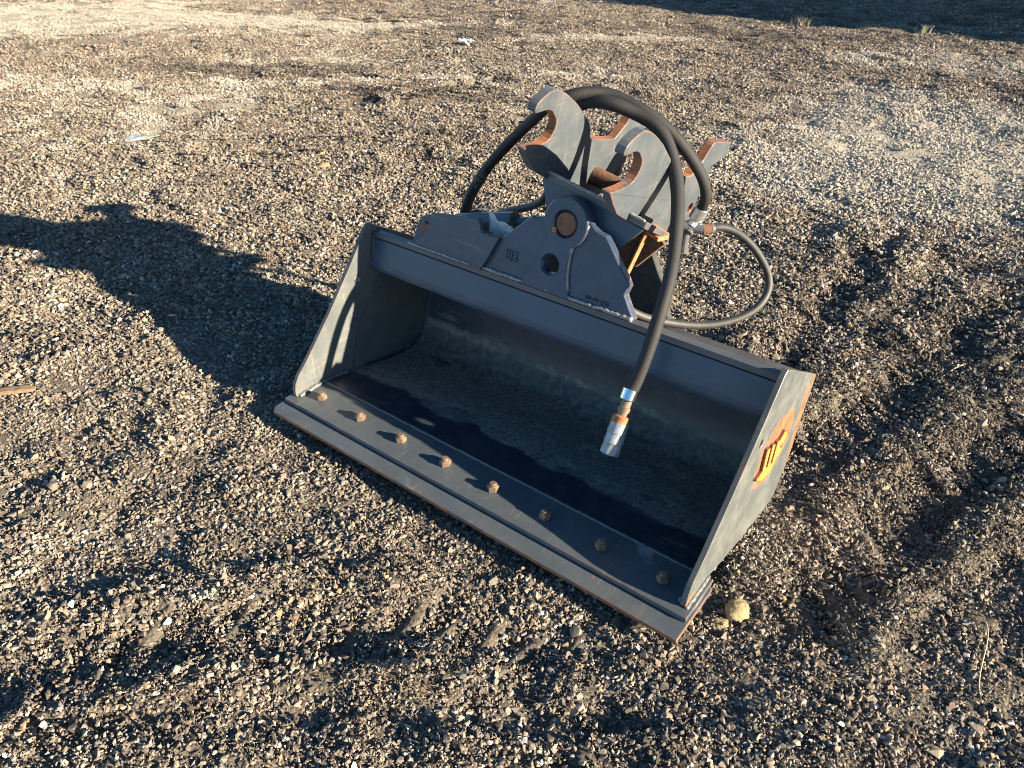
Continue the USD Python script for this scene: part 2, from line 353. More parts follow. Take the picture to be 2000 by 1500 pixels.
# ------------------------------------------------------------------ ground
PATCH = [  # (x, y, rx, ry, rotation, tone) tone > 0: pale compacted dust, < 0: dark damp soil
    (-7.4, 3.3, 3.2, 1.35, 0.6, 1.0), (-5.2, 4.9, 2.2, 0.28, 0.45, 0.6), (1.05, 4.3, 1.15, 1.6, 0.3, 1.0), (0.35, 3.2, 0.5, 0.35, 0.4, 0.55), (0.5, 6.8, 1.1, 0.5, 0.3, 0.5), (-2.15, 6.0, 1.3, 0.16, 0.75, 0.7),
    (-1.4, 4.8, 0.8, 0.14, 0.7, 0.4), (-4.4, 1.9, 1.6, 0.3, 0.5, 0.55), (-4.0, 3.1, 1.4, 0.30, 0.62, -0.8), (-6.8, 4.75, 0.8, 0.22, 0.4, -1.0), (-2.7, 3.2, 1.2, 0.22, 0.6, -0.5), (-1.0, 7.0, 1.6, 0.5, 0.3, -0.45), (1.1, 5.9, 0.8, 0.2, 0.3, -0.4)]


def patch_tone(x, y):
    wob = 0.5 * (meshkit.fbm(np.stack([x * 1.3, y * 1.3, x * 0 + 3], -1), 3, 11) - 0.5)
    t = np.zeros_like(x)
    for px, py, rx, ry, a, s in PATCH:
        dx, dy = x - px, y - py; c, sn = math.cos(a), math.sin(a)
        d = np.hypot((c * dx + sn * dy) / rx, (-sn * dx + c * dy) / ry) + wob
        k = np.clip((1.2 - d) / 0.7, 0, 1); t = t + s * k * k * (3 - 2 * k)
    broad = meshkit.fbm(np.stack([x * .55 + 2, y * .55, x * 0 + 1], -1), 3, 17) - 0.5
    t = t + np.where(np.abs(t) < .3, 1.5 * broad, 0) * np.clip(np.hypot(x - .7, y - .4) - .6, 0, 1)
    return np.clip(t, -1, 1)


RUTS = [((1.30, 0.30), (1.52, 1.27), (1.78, 2.55), 0.11), ((1.19, 1.15), (1.17, 1.80), (1.20, 2.70), 0.10), ((1.62, 0.30), (1.95, 1.45), (2.30, 2.6), 0.12), ((0.25, -1.05), (0.62, -0.55), (1.25, -0.10), 0.10), ((0.6, -1.2), (1.1, -0.75), (1.7, -0.3), 0.10), ((-2.6, 1.5), (-1.9, 2.2), (-1.3, 3.2), 0.13), ((-3.3, 2.0), (-2.7, 2.9), (-2.2, 4.0), 0.13)]


def terrain(x, y):
    """Ground height: soft undulation, wheel ruts with lug marks, small clods."""
    P = lambda s, k=0: np.stack([x * s, y * s, np.full_like(x, k)], -1)
    h = 0.050 * (meshkit.fbm(P(1.6, 1), 3, 3) - 0.5) + 0.038 * (meshkit.fbm(P(5.0, 7), 3, 9) - 0.5)
    far = np.clip(np.hypot(x - 0.7, y - 0.5) - 1.2, 0, 6)
    h = h + 0.03 * far * (meshkit.fbm(P(0.55, 2), 2, 21) - 0.5)
    rut = np.zeros_like(x)
    for a, b, c, wd in RUTS:
        pts = spline([a, b, c], 26)
        d = np.full(x.shape, 9.0); s = np.zeros_like(x); acc = 0.0
        near = (x > pts[:, 0].min() - .4) & (x < pts[:, 0].max() + .4) & (y > pts[:, 1].min() - .4) & (y < pts[:, 1].max() + .4)
        xn, yn = x[near], y[near]; dn = np.full(xn.shape, 9.0); sn = np.zeros(xn.shape)
        for p, q in zip(pts[:-1], pts[1:]):
            e = q - p; L = np.hypot(*e); t = np.clip(((xn - p[0]) * e[0] + (yn - p[1]) * e[1]) / L ** 2, 0, 1)
            dd = np.hypot(xn - p[0] - t * e[0], yn - p[1] - t * e[1]); m = dd < dn
            sgn = np.sign((xn - p[0]) * e[1] - (yn - p[1]) * e[0])
            dn = np.where(m, dd, dn); sn = np.where(m, acc + t * L + 0.6 * dd * sgn, sn); acc += L
        prof = -0.022 * np.exp(-(dn / wd) ** 4) + 0.018 * np.exp(-((dn - wd * 1.25) / 0.045) ** 2)
        lug = 0.016 * np.sin(sn * 2 * np.pi / 0.105) * np.exp(-(dn / (wd * 1.2)) ** 4)
        rut[near] += (prof + lug) * (0.45 + 0.9 * meshkit.fbm(np.stack([xn * 3, yn * 3, xn * 0 + 5], -1), 2, 5))
    h = h + rut
    # the bucket's footprint is level, with the belly settled into the gravel
    inx = np.clip(np.maximum(np.maximum(-0.1 - x, x - 1.5), 0) / 0.25, 0, 1); iny = np.clip(np.maximum(np.maximum(-0.05 - y, y - 0.75), 0) / 0.2, 0, 1)
    k = np.clip(np.hypot(inx, iny), 0, 1); k = k * k * (3 - 2 * k)
    h = h * (0.25 + 0.75 * k) - 0.004 * (1 - k)
    tone = patch_tone(x, y)
    fine = 0.022 * (meshkit.fbm(P(15, 4), 2, 31) - 0.5) + 0.012 * (meshkit.fbm(P(42, 8), 2, 41) - 0.5)
    return GZ + h + fine * (1 - 0.6 * np.clip(tone, 0, 1)), tone


def axis_lines(lo, hi, step, far, grow):
    a = list(np.arange(lo, hi, step)); s = step
    while a[-1] < far:
        s *= grow; a.append(a[-1] + s)
    s = step
    while a[0] > -far:
        s *= grow; a.insert(0, a[0] - s)
    return np.array(a)


GX, GY = axis_lines(-2.3, 2.3, 0.015, 90, 1.03), axis_lines(-1.2, 3.0, 0.015, 90, 1.028)
XX, YY = np.meshgrid(GX, GY, indexing='ij')
ZZ, TT = terrain(XX, YY)
nx, ny = XX.shape
idx = np.arange(nx * ny).reshape(nx, ny)
gf = np.stack([idx[:-1, :-1].ravel(), idx[1:, :-1].ravel(), idx[1:, 1:].ravel(), idx[:-1, 1:].ravel()], 1)
gv = np.stack([XX.ravel(), YY.ravel(), ZZ.ravel()], 1)

STONES = [(0.00, (0.042, 0.036, 0.029)), (0.16, (0.075, 0.064, 0.050)), (0.34, (0.115, 0.096, 0.071)), (0.52, (0.155, 0.128, 0.092)), (0.68, (0.200, 0.165, 0.117)), (0.80, (0.14, 0.130, 0.112)), (0.885, (0.245, 0.205, 0.148)),
          (0.925, (0.21, 0.130, 0.098)), (0.955, (0.26, 0.175, 0.083)), (0.975, (0.34, 0.30, 0.245)), (1.0, (0.43, 0.40, 0.35))]
STONES = [(p, (1.18 * q[0], 1.16 * q[1], 1.20 * q[2])) for p, q in STONES]


def ground_mat():
    N = {'pos': ('geometry', {}), 'tone': ('attribute', {'attribute': 'tone'}),
         'n1': ('noise_texture', {'scale': 240.0, 'detail': 6.0, 'roughness': 0.7}), 'n2': ('noise_texture', {'scale': 6.0, 'detail': 6.0, 'roughness': 0.65}),
         'v': ('voronoi_texture', {'scale': 95.0, 'feature': 'f1', 'randomness': 1.0}), 'sep': ('separate_color', {}),
         'sc': ('rgb_ramp', {'ramp': [(p, tuple(c * 0.8 for c in q)) for p, q in STONES]}),
         'fc': ('rgb_ramp', {'ramp': [(0.25, (0.065, 0.055, 0.043)), (0.55, (0.115, 0.098, 0.074)), (0.8, (0.18, 0.155, 0.118))]}),
         'mx': ('mix', {}), 'vm': ('map_range', {'from_min': 0.5, 'from_max': 0.3, 'to_min': 0.0, 'to_max': 0.75, 'clamp': True}),
         'drm': ('map_range', {'from_min': 0.0, 'from_max': 1.0, 'to_min': 0.0, 'to_max': 0.75, 'clamp': True}), 'dust': ('mix', {'color2': (0.38, 0.34, 0.275)}),
         'dkm': ('map_range', {'from_min': 0.0, 'from_max': -1.0, 'to_min': 0.0, 'to_max': 0.75, 'clamp': True}), 'damp': ('mix', {'color2': (0.045, 0.039, 0.032)}),
         'big': ('map_range', {'from_min': 0.3, 'from_max': 0.7, 'to_min': 0.8, 'to_max': 1.2}), 'sca': ('vector_math', {'math_type': 'scale'}),
         'hsum': ('math', {'math_type': 'multiply_add', 'value2': -1.2}), 'b': ('bump', {'strength': 0.9, 'distance': 0.006}), 'p': ('principled_bsdf', {'roughness': 0.92, 'ior': 1.35})}
    L = [(f'pos.position', f'{k}.vector') for k in ('n1', 'n2', 'v')] + [
        ('v.color', 'sep.color'), ('sep.r', 'sc.fac'), ('n1.fac', 'fc.fac'), ('v.distance', 'vm.value'), ('vm.result', 'mx.fac'), ('fc.color', 'mx.color1'), ('sc.color', 'mx.color2'),
        ('tone.fac', 'drm.value'), ('tone.fac', 'dkm.value'), ('mx.color', 'dust.color1'), ('drm.result', 'dust.fac'), ('dust.color', 'damp.color1'), ('dkm.result', 'damp.fac'),
        ('n2.fac', 'big.value'), ('damp.color', 'sca.vector1'), ('big.result', 'sca.scale'), ('sca.vector', 'p.base_color'),
        ('v.distance', 'hsum.value1'), ('n1.fac', 'hsum.value3'), ('hsum.value', 'b.height'), ('b.normal', 'p.normal')]
    return usdkit.material(stage, '/World/Looks/gravelly_soil', N, L, surface='p.BSDF')


def stone_mat(name, island=True, tint=None, tf=0.0):
    N = {'pos': ('geometry', {}), 'oi': ('object_info', {}), 'n': ('noise_texture', {'scale': 160.0, 'detail': 5.0, 'roughness': 0.7}), 'n2': ('noise_texture', {'scale': 5.0, 'detail': 5.0}),
         'add': ('math', {'math_type': 'multiply_add', 'value2': 7.31}), 'fr': ('math', {'math_type': 'fract'}), 'c': ('rgb_ramp', {'ramp': STONES}),
         'v': ('map_range', {'from_min': 0.3, 'from_max': 0.7, 'to_min': 0.72, 'to_max': 1.25}), 'v2': ('map_range', {'from_min': 0.3, 'from_max': 0.7, 'to_min': 0.85, 'to_max': 1.15}),
         's': ('vector_math', {'math_type': 'scale'}), 's2': ('vector_math', {'math_type': 'scale'}), 'b': ('bump', {'strength': 0.5, 'distance': 0.002}), 'p': ('principled_bsdf', {'roughness': 0.85, 'ior': 1.4})}
    N['fr'] = ('math', {'math_type': 'fraction'})
    L = [('pos.position', 'n.vector'), ('pos.position', 'n2.vector'), ('oi.random', 'add.value1'), ('add.value', 'fr.value1'), ('fr.value', 'c.fac'), ('n.fac', 'v.value'), ('n2.fac', 'v2.value'),
         ('c.color', 's.vector1'), ('v.result', 's.scale'), ('s.vector', 's2.vector1'), ('v2.result', 's2.scale'), ('s2.vector', 'p.base_color'), ('n.fac', 'b.height'), ('b.normal', 'p.normal')]
    if tint:
        N['tm'] = ('mix', {'fac': tf, 'color2': tint}); L.remove(('s2.vector', 'p.base_color')); L += [('s2.vector', 'tm.color1'), ('tm.color', 'p.base_color')]
    if island:
        N['sh'] = ('attribute', {'attribute': 'shade'}); L.append(('sh.fac', 'add.value3'))
    else:
        N['add'] = ('math', {'math_type': 'multiply_add', 'value2': 1.0, 'value3': 0.0})
    return usdkit.material(stage, f'/World/Looks/{name}', N, L, surface='p.BSDF')


M['ground'] = ground_mat(); M['gravel'] = stone_mat('gravel_stones'); M['stone'] = stone_mat('single_stones', False); M['gravel_pale'] = stone_mat('dusty_gravel_stones', True, (0.36, 0.325, 0.265), 0.6); M['gravel_damp'] = stone_mat('damp_gravel_stones', True, (0.035, 0.031, 0.026), 0.6)
gm = usdkit.mesh(stage, '/World/ground', (gv, gf), M['ground'], smooth=True)
UsdGeom.PrimvarsAPI(gm).CreatePrimvar('tone', Sdf.ValueTypeNames.FloatArray, 'vertex').Set(Vt.FloatArray.FromNumpy(TT.ravel().astype(np.float32)))
ground = tag(gm.GetPrim(), 'open yard of grey brown gravel with wheel ruts and pale dusty patches', None, None, 'structure')

rng = np.random.default_rng(4)


def hull_stone(r, n=11, flat=0.7):
    p = r.normal(size=(n, 3)); p /= np.linalg.norm(p, axis=1, keepdims=True); p *= r.uniform(0.75, 1.0, (n, 1))
    p *= np.array([r.uniform(0.8, 1.25), r.uniform(0.65, 1.0), flat * r.uniform(0.7, 1.1)])
    h = trimesh.convex.convex_hull(p)
    return np.array(h.vertices), np.array(h.faces)


SHAPES = [hull_stone(rng, int(rng.integers(9, 14))) for _ in range(40)]


def rand_rot(r):
    a = r.uniform(0, 2 * np.pi); t = r.normal(0, 0.45, 2)
    Rz = trimesh.transformations.rotation_matrix(a, [0, 0, 1])[:3, :3]; Rx = trimesh.transformations.rotation_matrix(t[0], [1, 0, 0])[:3, :3]; Ry = trimesh.transformations.rotation_matrix(t[1], [0, 1, 0])[:3, :3]
    return Rz @ Rx @ Ry


def cluster(r, radius, count, smin, smax):
    V, F, n, sh = [], [], 0, []
    for _ in range(count):
        s = smin * (smax / smin) ** (r.random() ** 1.9)
        v, f = SHAPES[r.integers(len(SHAPES))]
        rr = radius * math.sqrt(r.random()); a = r.uniform(0, 2 * np.pi)
        v = (v * s) @ rand_rot(r).T + np.array([rr * math.cos(a), rr * math.sin(a), s * r.uniform(-0.15, 0.45)])
        V.append(v); F.append(f + n); n += len(v); sh.append(np.full(len(v), r.random()))
    m = trimesh.Trimesh(np.vstack(V), np.vstack(F), process=False); m.metadata['shade'] = np.concatenate(sh); return m


def normals_at(x, y):
    e = 0.04; z0 = terrain(x, y)[0]
    gx = (terrain(x + e, y)[0] - terrain(x - e, y)[0]) / (2 * e); gy = (terrain(x, y + e)[0] - terrain(x, y - e)[0]) / (2 * e)
    return z0, np.clip(gx, -.6, .6), np.clip(gy, -.6, .6)


def scatter_instancer(name, protos, xy, sink, seed, label, scale_rng=(0.85, 1.2), tone=None):
    r = np.random.default_rng(seed)
    path = numbered('/World', name)
    pi = UsdGeom.PointInstancer.Define(stage, path)
    targets = []
    for k, (m, look) in enumerate([(m, q) for q in ('gravel', 'gravel_pale', 'gravel_damp') for m in protos]):
        gq = usdkit.mesh(stage, f'{path}/stone_cluster_{k:03d}', m, M[look], smooth=False); UsdGeom.PrimvarsAPI(gq).CreatePrimvar('shade', Sdf.ValueTypeNames.FloatArray, 'vertex').Set(Vt.FloatArray.FromNumpy(m.metadata['shade'].astype(np.float32))); targets.append(f'{path}/stone_cluster_{k:03d}')
    pi.CreatePrototypesRel().SetTargets([Sdf.Path(t) for t in targets])
    z, gx, gy = normals_at(xy[:, 0], xy[:, 1])
    n = len(xy); a = r.uniform(0, 2 * np.pi, n)
    nv = np.c_[-gx, -gy, np.ones(n)]; nv /= np.linalg.norm(nv, axis=1, keepdims=True)
    # quaternion z->n times spin
    half = np.c_[1 + nv[:, 2], -nv[:, 1], nv[:, 0], np.zeros(n)]; half /= np.linalg.norm(half, axis=1, keepdims=True)
    cs, sn = np.cos(a / 2), np.sin(a / 2); w, x, y, zq = half.T
    q = np.c_[w * cs - zq * sn, x * cs + y * sn, y * cs - x * sn, zq * cs + w * sn]
    pi.CreatePositionsAttr(Vt.Vec3fArray.FromNumpy(np.c_[xy, z - sink].astype(np.float32)))
    pi.CreateOrientationsAttr(Vt.QuathArray([Gf.Quath(float(t[0]), float(t[1]), float(t[2]), float(t[3])) for t in q]))
    s = r.uniform(*scale_rng, n)
    pi.CreateScalesAttr(Vt.Vec3fArray.FromNumpy(np.repeat(s[:, None], 3, 1).astype(np.float32)))
    pi.CreateProtoIndicesAttr(Vt.IntArray.FromNumpy((r.integers(0, len(protos), n) + len(protos) * np.where(tone + r.normal(0, .22, n) > .45, 1, np.where(tone + r.normal(0, .22, n) < -.40, 2, 0))).astype(np.int32)))
    return tag(pi.GetPrim(), label, None, None, 'stuff')


def in_view(x, y, margin=0.12):
    d = np.stack([x, y, np.full_like(x, GZ)], -1) - CAM
    zc = d @ fw; u = (d @ rt) / zc * 0.75; v = (d @ up) / zc * 0.75
    return (zc > 0.1) & (np.abs(u) < 0.5 + margin) & (np.abs(v) < 0.375 + margin), zc


def inside_bucket(x, y):
    return (x > -0.01) & (x < W + T + 0.01) & (y > 0.12) & (y < 0.74)


protos = [cluster(rng, 0.080, 300, 0.0019, 0.0080) for _ in range(9)] + [cluster(rng, 0.080, 210, 0.0022, 0.0125) for _ in range(9)]
far_protos = [cluster(rng, 0.105, 150, 0.0040, 0.0150) for _ in range(12)]
# jittered grid whose pitch grows with distance from the camera
cells = []
for pitch, d0, d1 in ((0.056, 0.0, 3.4), (0.066, 3.4, 5.2), (0.085, 5.2, 8.5), (0.12, 8.5, 17.5)):
    gx0, gy0 = np.meshgrid(np.arange(-13, 5, pitch), np.arange(-2.2, 15, pitch)); x = gx0.ravel() + rng.uniform(-.5, .5, gx0.size) * pitch; y = gy0.ravel() + rng.uniform(-.5, .5, gx0.size) * pitch
    ok, zc = in_view(x, y, 0.2); dist = np.hypot(np.hypot(x - CAM[0], y - CAM[1]), CAM[2] - GZ)
    ok &= (dist >= d0) & (dist < d1) & ~inside_bucket(x, y)
    x, y = x[ok], y[ok]
    t = patch_tone(x, y); dens = meshkit.fbm(np.stack([x * 2.2, y * 2.2, x * 0 + 9], -1), 3, 77)
    keep = rng.random(len(x)) < np.clip(1.05 - 0.30 * np.clip(t, 0, 1) - 0.4 * np.clip(0.42 - dens, 0, 1) * 3, 0.3, 1)
    cells.append(np.c_[x[keep], y[keep], t[keep], dens[keep], dist[ok][keep]])
C = np.vstack(cells); FARM = C[:, 4] + rng.normal(0, .35, len(C)) > 3.6
sink = 0.0010 + 0.0020 * np.clip(C[:, 2], 0, 1) + 0.008 * np.clip(0.43 - C[:, 3], 0, .3)
scatter_instancer('gravel', protos, C[~FARM, :2], sink[~FARM], 5, 'loose crushed gravel covering the near part of the yard', tone=C[~FARM, 2])
scatter_instancer('gravel', far_protos, C[FARM, :2], sink[FARM] - .0015, 6, 'loose crushed gravel covering the far part of the yard', tone=C[FARM, 2])

# larger single stones
far_d = lambda x, y: math.dist((x, y, GZ), CAM)
cand = []
for _ in range(6000):
    x, y = rng.uniform(-3.5, 3.0), rng.uniform(-1.3, 4.5)
    ok, zc = in_view(np.array([x]), np.array([y]), 0.0)
    if ok[0] and not inside_bucket(np.array([x]), np.array([y]))[0] and not (-0.1 < x < 1.5 and -0.02 < y < 0.9):
        s = 0.0095 * (1 + 1.6 * rng.random() ** 3.0); cand.append((s / far_d(x, y), x, y, s))
cand.sort(reverse=True)
cand = [c for i, c in enumerate(cand) if rng.random() < 0.6][:296]


def big_stone(r, s):
    v, f = hull_stone(r, int(r.integers(9, 14)), 0.72)
    m = trimesh.Trimesh(v, f); v2, f2 = trimesh.remesh.subdivide(m.vertices, m.faces)
    c = v2 - v2.mean(0); v2 = v2 * (1 + 0.10 * (meshkit.noise(c * 2.2 + r.uniform(0, 50), 3) - 0.5)[:, None])
    m = trimesh.Trimesh(v2 * s, f2); m = trimesh.smoothing.filter_laplacian(m, 0.12, 1)
    m.apply_transform(np.block([[rand_rot(r), np.zeros((3, 1))], [0, 0, 0, 1]])); return m


for _, x, y, s in cand:
    m = big_stone(rng, s); z = float(terrain(np.array([x]), np.array([y]))[0][0]); m.apply_translation([x, y, z + s * rng.uniform(0.15, 0.45)])
    obj('stone', m, M['stone'], ground, smooth=35)

# ------------------------------------------------------------------ the tilting bucket
B = thing('tilt_bucket', 'dark grey steel tilting grading bucket lying on the gravel, cutting edge to the front', 'excavator bucket')
side_rust = lambda axis, base=0.55: (lambda v, n: base * (np.abs(n @ axis) < 0.5))
PLATE = [(.088, .0318), (.083, .040), (.0835, .055), (.090, .082), (.106, .105), (.155, .150), (.263, .262), (.317, .324), (.394, .413), (.464, .4987), (.4842, .5093), (.797, .3265), (.757, .205), (.742, .105), (.712, .025), (.672, -.030), (.60, -.050), (.50, -.036), (.40, -.010), (.30, .010), (.21, .0318)]
hole = Point(.4018, .3334).buffer(.0125, 16)
plate_poly = Polygon(PLATE).difference(hole)
XA, YA, ZA = np.array([1., 0, 0]), np.array([0, 1., 0]), np.array([0, 0, 1.])
pl = slab(plate_poly, np.zeros(3), YA, ZA, XA, -T, 0, 0.0012)
pr = slab(plate_poly, np.zeros(3), YA, ZA, XA, W, W + T, 0.0012)
plate_rust = lambda v, n: np.where(np.abs(n[:, 0]) < 0.5, np.where(v[:, 1] > 0.5, 0.62, 0.18), 0.0)
obj('side_plate', pl, M['side'], B, rust=plate_rust)
sp = obj('side_plate', pr, M['side'], B, rust=plate_rust, label='outer side plate with a rusty patch and a yellow emblem')

# yellow raised emblem on the outside of the plate: three bars joined by a slanting foot and an arm
bars = [Polygon(q) for q in ([(.446, .288), (.466, .280), (.463, .200), (.446, .210)], [(.487, .275), (.506, .267), (.502, .185), (.484, .192)], [(.526, .262), (.547, .254), (.541, .180), (.522, .186)])]
foot = Polygon([(.412, .212), (.446, .218), (.541, .186), (.520, .164), (.450, .184)])
arm = Polygon([(.540, .250), (.575, .268), (.601, .243), (.580, .226), (.556, .238), (.556, .222), (.584, .205), (.562, .190), (.538, .208)])
mark = unary_union(bars + [foot, arm]).buffer(0.0005)
obj('emblem', slab(mark, np.zeros(3), YA, ZA, XA, W + T + 0.0005, W + T + 0.0085, 0.0), M['yellow'], sp, label='raised yellow emblem of joined bars', smooth=20)
rim = mark.buffer(0.003).difference(mark.buffer(-0.002))
obj('emblem_rim', slab(rim, np.zeros(3), YA, ZA, XA, W + T + 0.0004, W + T + 0.0072, 0.0), M['pin'], sp, smooth=20)

EO = 0.036
blade_xy = Polygon([(-EO, 0.020), (-EO + 0.018, 0.0), (W + EO + 0.0, 0.0), (W + EO, 0.185), (-EO, 0.185)])
def blade_mesh():
    m = slab(blade_xy, np.zeros(3), XA, YA, ZA, 0.0005, 0.0172, 0.0012)
    v = m.vertices.copy(); k = (v[:, 1] < 0.03) & (v[:, 2] < 0.01); v[k, 2] = 0.006; m.vertices = v
    return m
obj('bolt_on_blade', blade_mesh(), M['edge'], B, rust=lambda v, n: np.where((n[:, 2] < 0.5), 0.52, 0.05), label='reversible bottom wear blade with rusty front edge')
obj('cutting_edge', slab(Polygon([(-EO + .006, .0575), (W + EO - .006, .0575), (W + EO - .006, .2), (-EO + .006, .2)]), np.zeros(3), XA, YA, ZA, 0.0176, 0.0318, 0.0012), M['edge'], B,
    rust=lambda v, n: np.where(n[:, 2] < 0.5, 0.02, 0.0))


def hexnut(c, r, h, a):
    th = np.arange(6) / 6 * 2 * np.pi + a
    p = Polygon([(c[0] + r * math.cos(t), c[1] + r * math.sin(t)) for t in th])
    hexm = slab(p, np.array([0, 0, c[2]]), XA, YA, ZA, 0, h, 0.0014)
    ring = tube_straight([(c[0], c[1], c[2] + h - .0005), (c[0], c[1], c[2] + h + .0025), (c[0], c[1], c[2] + h + .0032)], [r * .74, r * .70, r * .62], 24)
    return hexm, ring


for k in range(8):
    x = 0.0708 + (1.3300 - 0.0708) * k / 7; a = rng.uniform(0, 1.05)
    hx, ring = hexnut((x, 0.1312, 0.0319), 0.0180, 0.0165, a)
    nut = obj('nut', cat(hx, ring), M['nut'], B, smooth=18)
    obj('bolt_end', cyl((x, 0.1312, 0.048), (x, 0.1312, 0.0575), 0.0098, 20, 0.0015), M['nut'], nut)

# shell: floor, curved back, top
SH_O = [(.2, .0318), (.30, .0150), (.42, -.0105), (.52, -.0300), (.60, -.0385), (.665, -.0240), (.705, .0200), (.735, .0950), (.758, .2000), (.782, .3100), (.780, .3250), (.505, .4600)]
sh_path = spline([(0, *q) for q in SH_O[:10]], 46)[:, 1:]
sh_out = list(map(tuple, sh_path)); 
shell_line = LineString(sh_out + [(.779, .326), (.510, .4590)])
shell_poly = shell_line.buffer(0.0048, cap_style=2, join_style=1)
obj('bucket_shell', slab(shell_poly, np.zeros(3), YA, ZA, XA, 0.0004, W - 0.0004, 0), M['shell'], B, smooth=40)
# reinforced lip: bar on top, groove, rolled stiffener beneath
obj('lip_bar', prism_u([(.4935, .4600), (.4960, .4772), (.5195, .4772), (.5205, .4600)], 0.0006, W - 0.0006, 0.0015), M['paint'], B, rust=lambda v, n: np.where((v[:, 2] < .468), 0.35, 0.10))
TUBE = [(.5015, .4585), (.4935, .4555), (.4660, .3840), (.4630, .3690), (.4655, .3560), (.4760, .3475), (.4900, .3440), (.5200, .3500), (.5500, .4300)]
tp = Polygon(TUBE).buffer(0.006, 6).buffer(-0.006)
obj('lip_stiffener', slab(tp, np.zeros(3), YA, ZA, XA, 0.0008, W - 0.0008, 0), M['lip'], B, smooth=45, rust=lambda v, n: np.where(n[:, 2] < -0.25, 0.20, 0.0))
# weld beads that show
wb = [bead([(0.004, .095, .034), (0.004, .15, .034), (0.004, .20, .034), (.004, .30, .019)], .0075, 1), bead([(0.006, .2015, .0345), (W - .006, .2015, .0345)], .0038, 2),
      bead([(.003, q[0], q[1] + .004) for q in sh_out[10:]], .0065, 3), bead([(W - .004, .095, .034), (W - .004, .2, .034)], .006, 4),
      bead([(.0012, *q) for q in spline([(0, .490, .300), (0, .455, .262), (0, .394, .182), (0, .364, .128), (0, .343, .063), (0, .333, .015)], 30)[:, 1:]], .0022, 5),
      bead([(.006, .470, .385), (.006, .487, .445), (.007, .498, .476)], .0065, 6), bead([(W + T + .002, .085, .034), (W + T + .002, .21, .034)], .006, 7)]
for k, b in enumerate(wb):
    obj('weld_bead', b, M['weldp'] if k in (0, 1, 3, 6) else M['inner'], B, smooth=True)

# frames of the pivot castings and of the tilted hook carrier
LEAN = math.radians(14)
FB = np.array([0, math.cos(LEAN), -math.sin(LEAN)]); FQ = np.array([0, math.sin(LEAN), math.cos(LEAN)])
G0 = np.array([0, 0.505, 0.4772])
TH = math.radians(10.927); O = np.array([0.724, 0.554, 0.674])
HU = math.cos(TH) * XA - math.sin(TH) * FQ; HW = math.sin(TH) * XA + math.cos(TH) * FQ
def cw(u, q, b=0.0): return G0 + XA * u + FQ * q + FB * b
def hw(u, b, w): return O + HU * u + FB * b + HW * w
def cast_slab(poly, b0, b1, ch=0.0): return slab(poly, G0, XA, FQ, FB, b0, b1, ch)
def tilt_slab(poly, b0, b1, ch=0.0): return slab(poly, O, HU, HW, FB, b0, b1, ch)

boss_c, boss_r = (0.7245, 0.205), 0.0730
CAST = [(.4183, -.004), (.4183, .0031), (.477, .0814), (.500, .098), (.5211, .1154), (.560, .153), (.6071, .1978), (.622, .196), (.6376, .2001), (.66, .215)]
CASTR = [(.797, .225), (.8121, .2105), (.8253, .2038), (.8494, .1999), (.8669, .1826), (.8905, .1552), (.9115, .1306), (.9340, .1085), (.9476, .0885), (.9404, .061), (.962, .030), (.9805, .0062), (.9791, -.004)]
pin_hole = Point(.7255, .2030).buffer(.0365, 24); small_hole = Point(.699, .0805).buffer(.0285, 24)
cast_poly = unary_union([Polygon(CAST + CASTR), Point(*boss_c).buffer(boss_r, 32)])
neck_pts = [(.6596, .1841), (.663, .1727), (.6721, .1592), (.6738, .1508), (.6622, .1086), (.6497, .0743), (.6373, .0488), (.6074, .0053), (.605, -.003), (.7794, -.003), (.7689, .0215), (.7605, .052), (.7570, .080), (.756, .1111), (.7584, .1381), (.7644, .1571), (.779, .1731), (.791, .196), (.7943, .215)]
neck_poly = unary_union([Polygon(neck_pts).buffer(0), Point(*boss_c).buffer(boss_r - 0.0005, 32)]).buffer(-0.003).buffer(0.003)
castp = obj('pivot_casting', cast_slab(cast_poly.difference(pin_hole).difference(small_hole), 0.0, 0.030, 0.003), M['cast'], B, smooth=35,
            rust=lambda v, n: np.where((np.abs(n @ FB) < 0.5) & (v[:, 0] > 0.85), 0.35, 0.0), label='front pivot casting with raised neck')
obj('raised_neck', cast_slab(neck_poly.difference(pin_hole).difference(small_hole), -0.010, 0.001, 0.004), M['cast'], castp, smooth=35)


def place_text(m, ox, oq, ex, eq, b):
    """Lettering mesh in xy laid on the casting face: ex/eq are directions in (u, q)."""
    m = m.copy(); o = cw(ox, oq, b); ax = XA * ex[0] + FQ * ex[1]; ay = XA * eq[0] + FQ * eq[1]
    m.apply_transform(frame_matrix(o, ax, ay, -FB)); return m


txt = meshkit.text_mesh('MD-PV-010', 0.0115, 0.0022, bold=False)
sx = 0.0745 / (txt.bounds[1][0] - txt.bounds[0][0]); txt.apply_scale([sx, 1, 1])
obj('raised_part_number', place_text(txt, .8240, .0175, (1, -.03), (.03, 1), -0.0002), M['cast'], castp, smooth=False)
# cast emblem: three upright bars on a foot, then two stacked hooks
def rect(a, b, c, d): return Polygon([(a, b), (c, b), (c, d), (a, d)])
lg = [rect(0, 0, .005, .032), rect(.0095, 0, .0145, .032), rect(.019, 0, .024, .032), rect(0, -.001, .024, .005)]
def hook3(cy): 
    return LineString([(.030, cy + .0055), (.036, cy + .0065), (.0405, cy + .003), (.0405, cy - .003), (.036, cy - .0065), (.030, cy - .0055)]).buffer(.0023, 4)
lg += [hook3(.0245), hook3(.0085)]
lgm = slab(unary_union(lg), np.zeros(3), XA, YA, ZA, 0, 0.0028, 0)
obj('cast_emblem', place_text(lgm, .5360, .0520, (1, -.04), (.08, 1), -0.0002), M['cast'], castp, smooth=False)

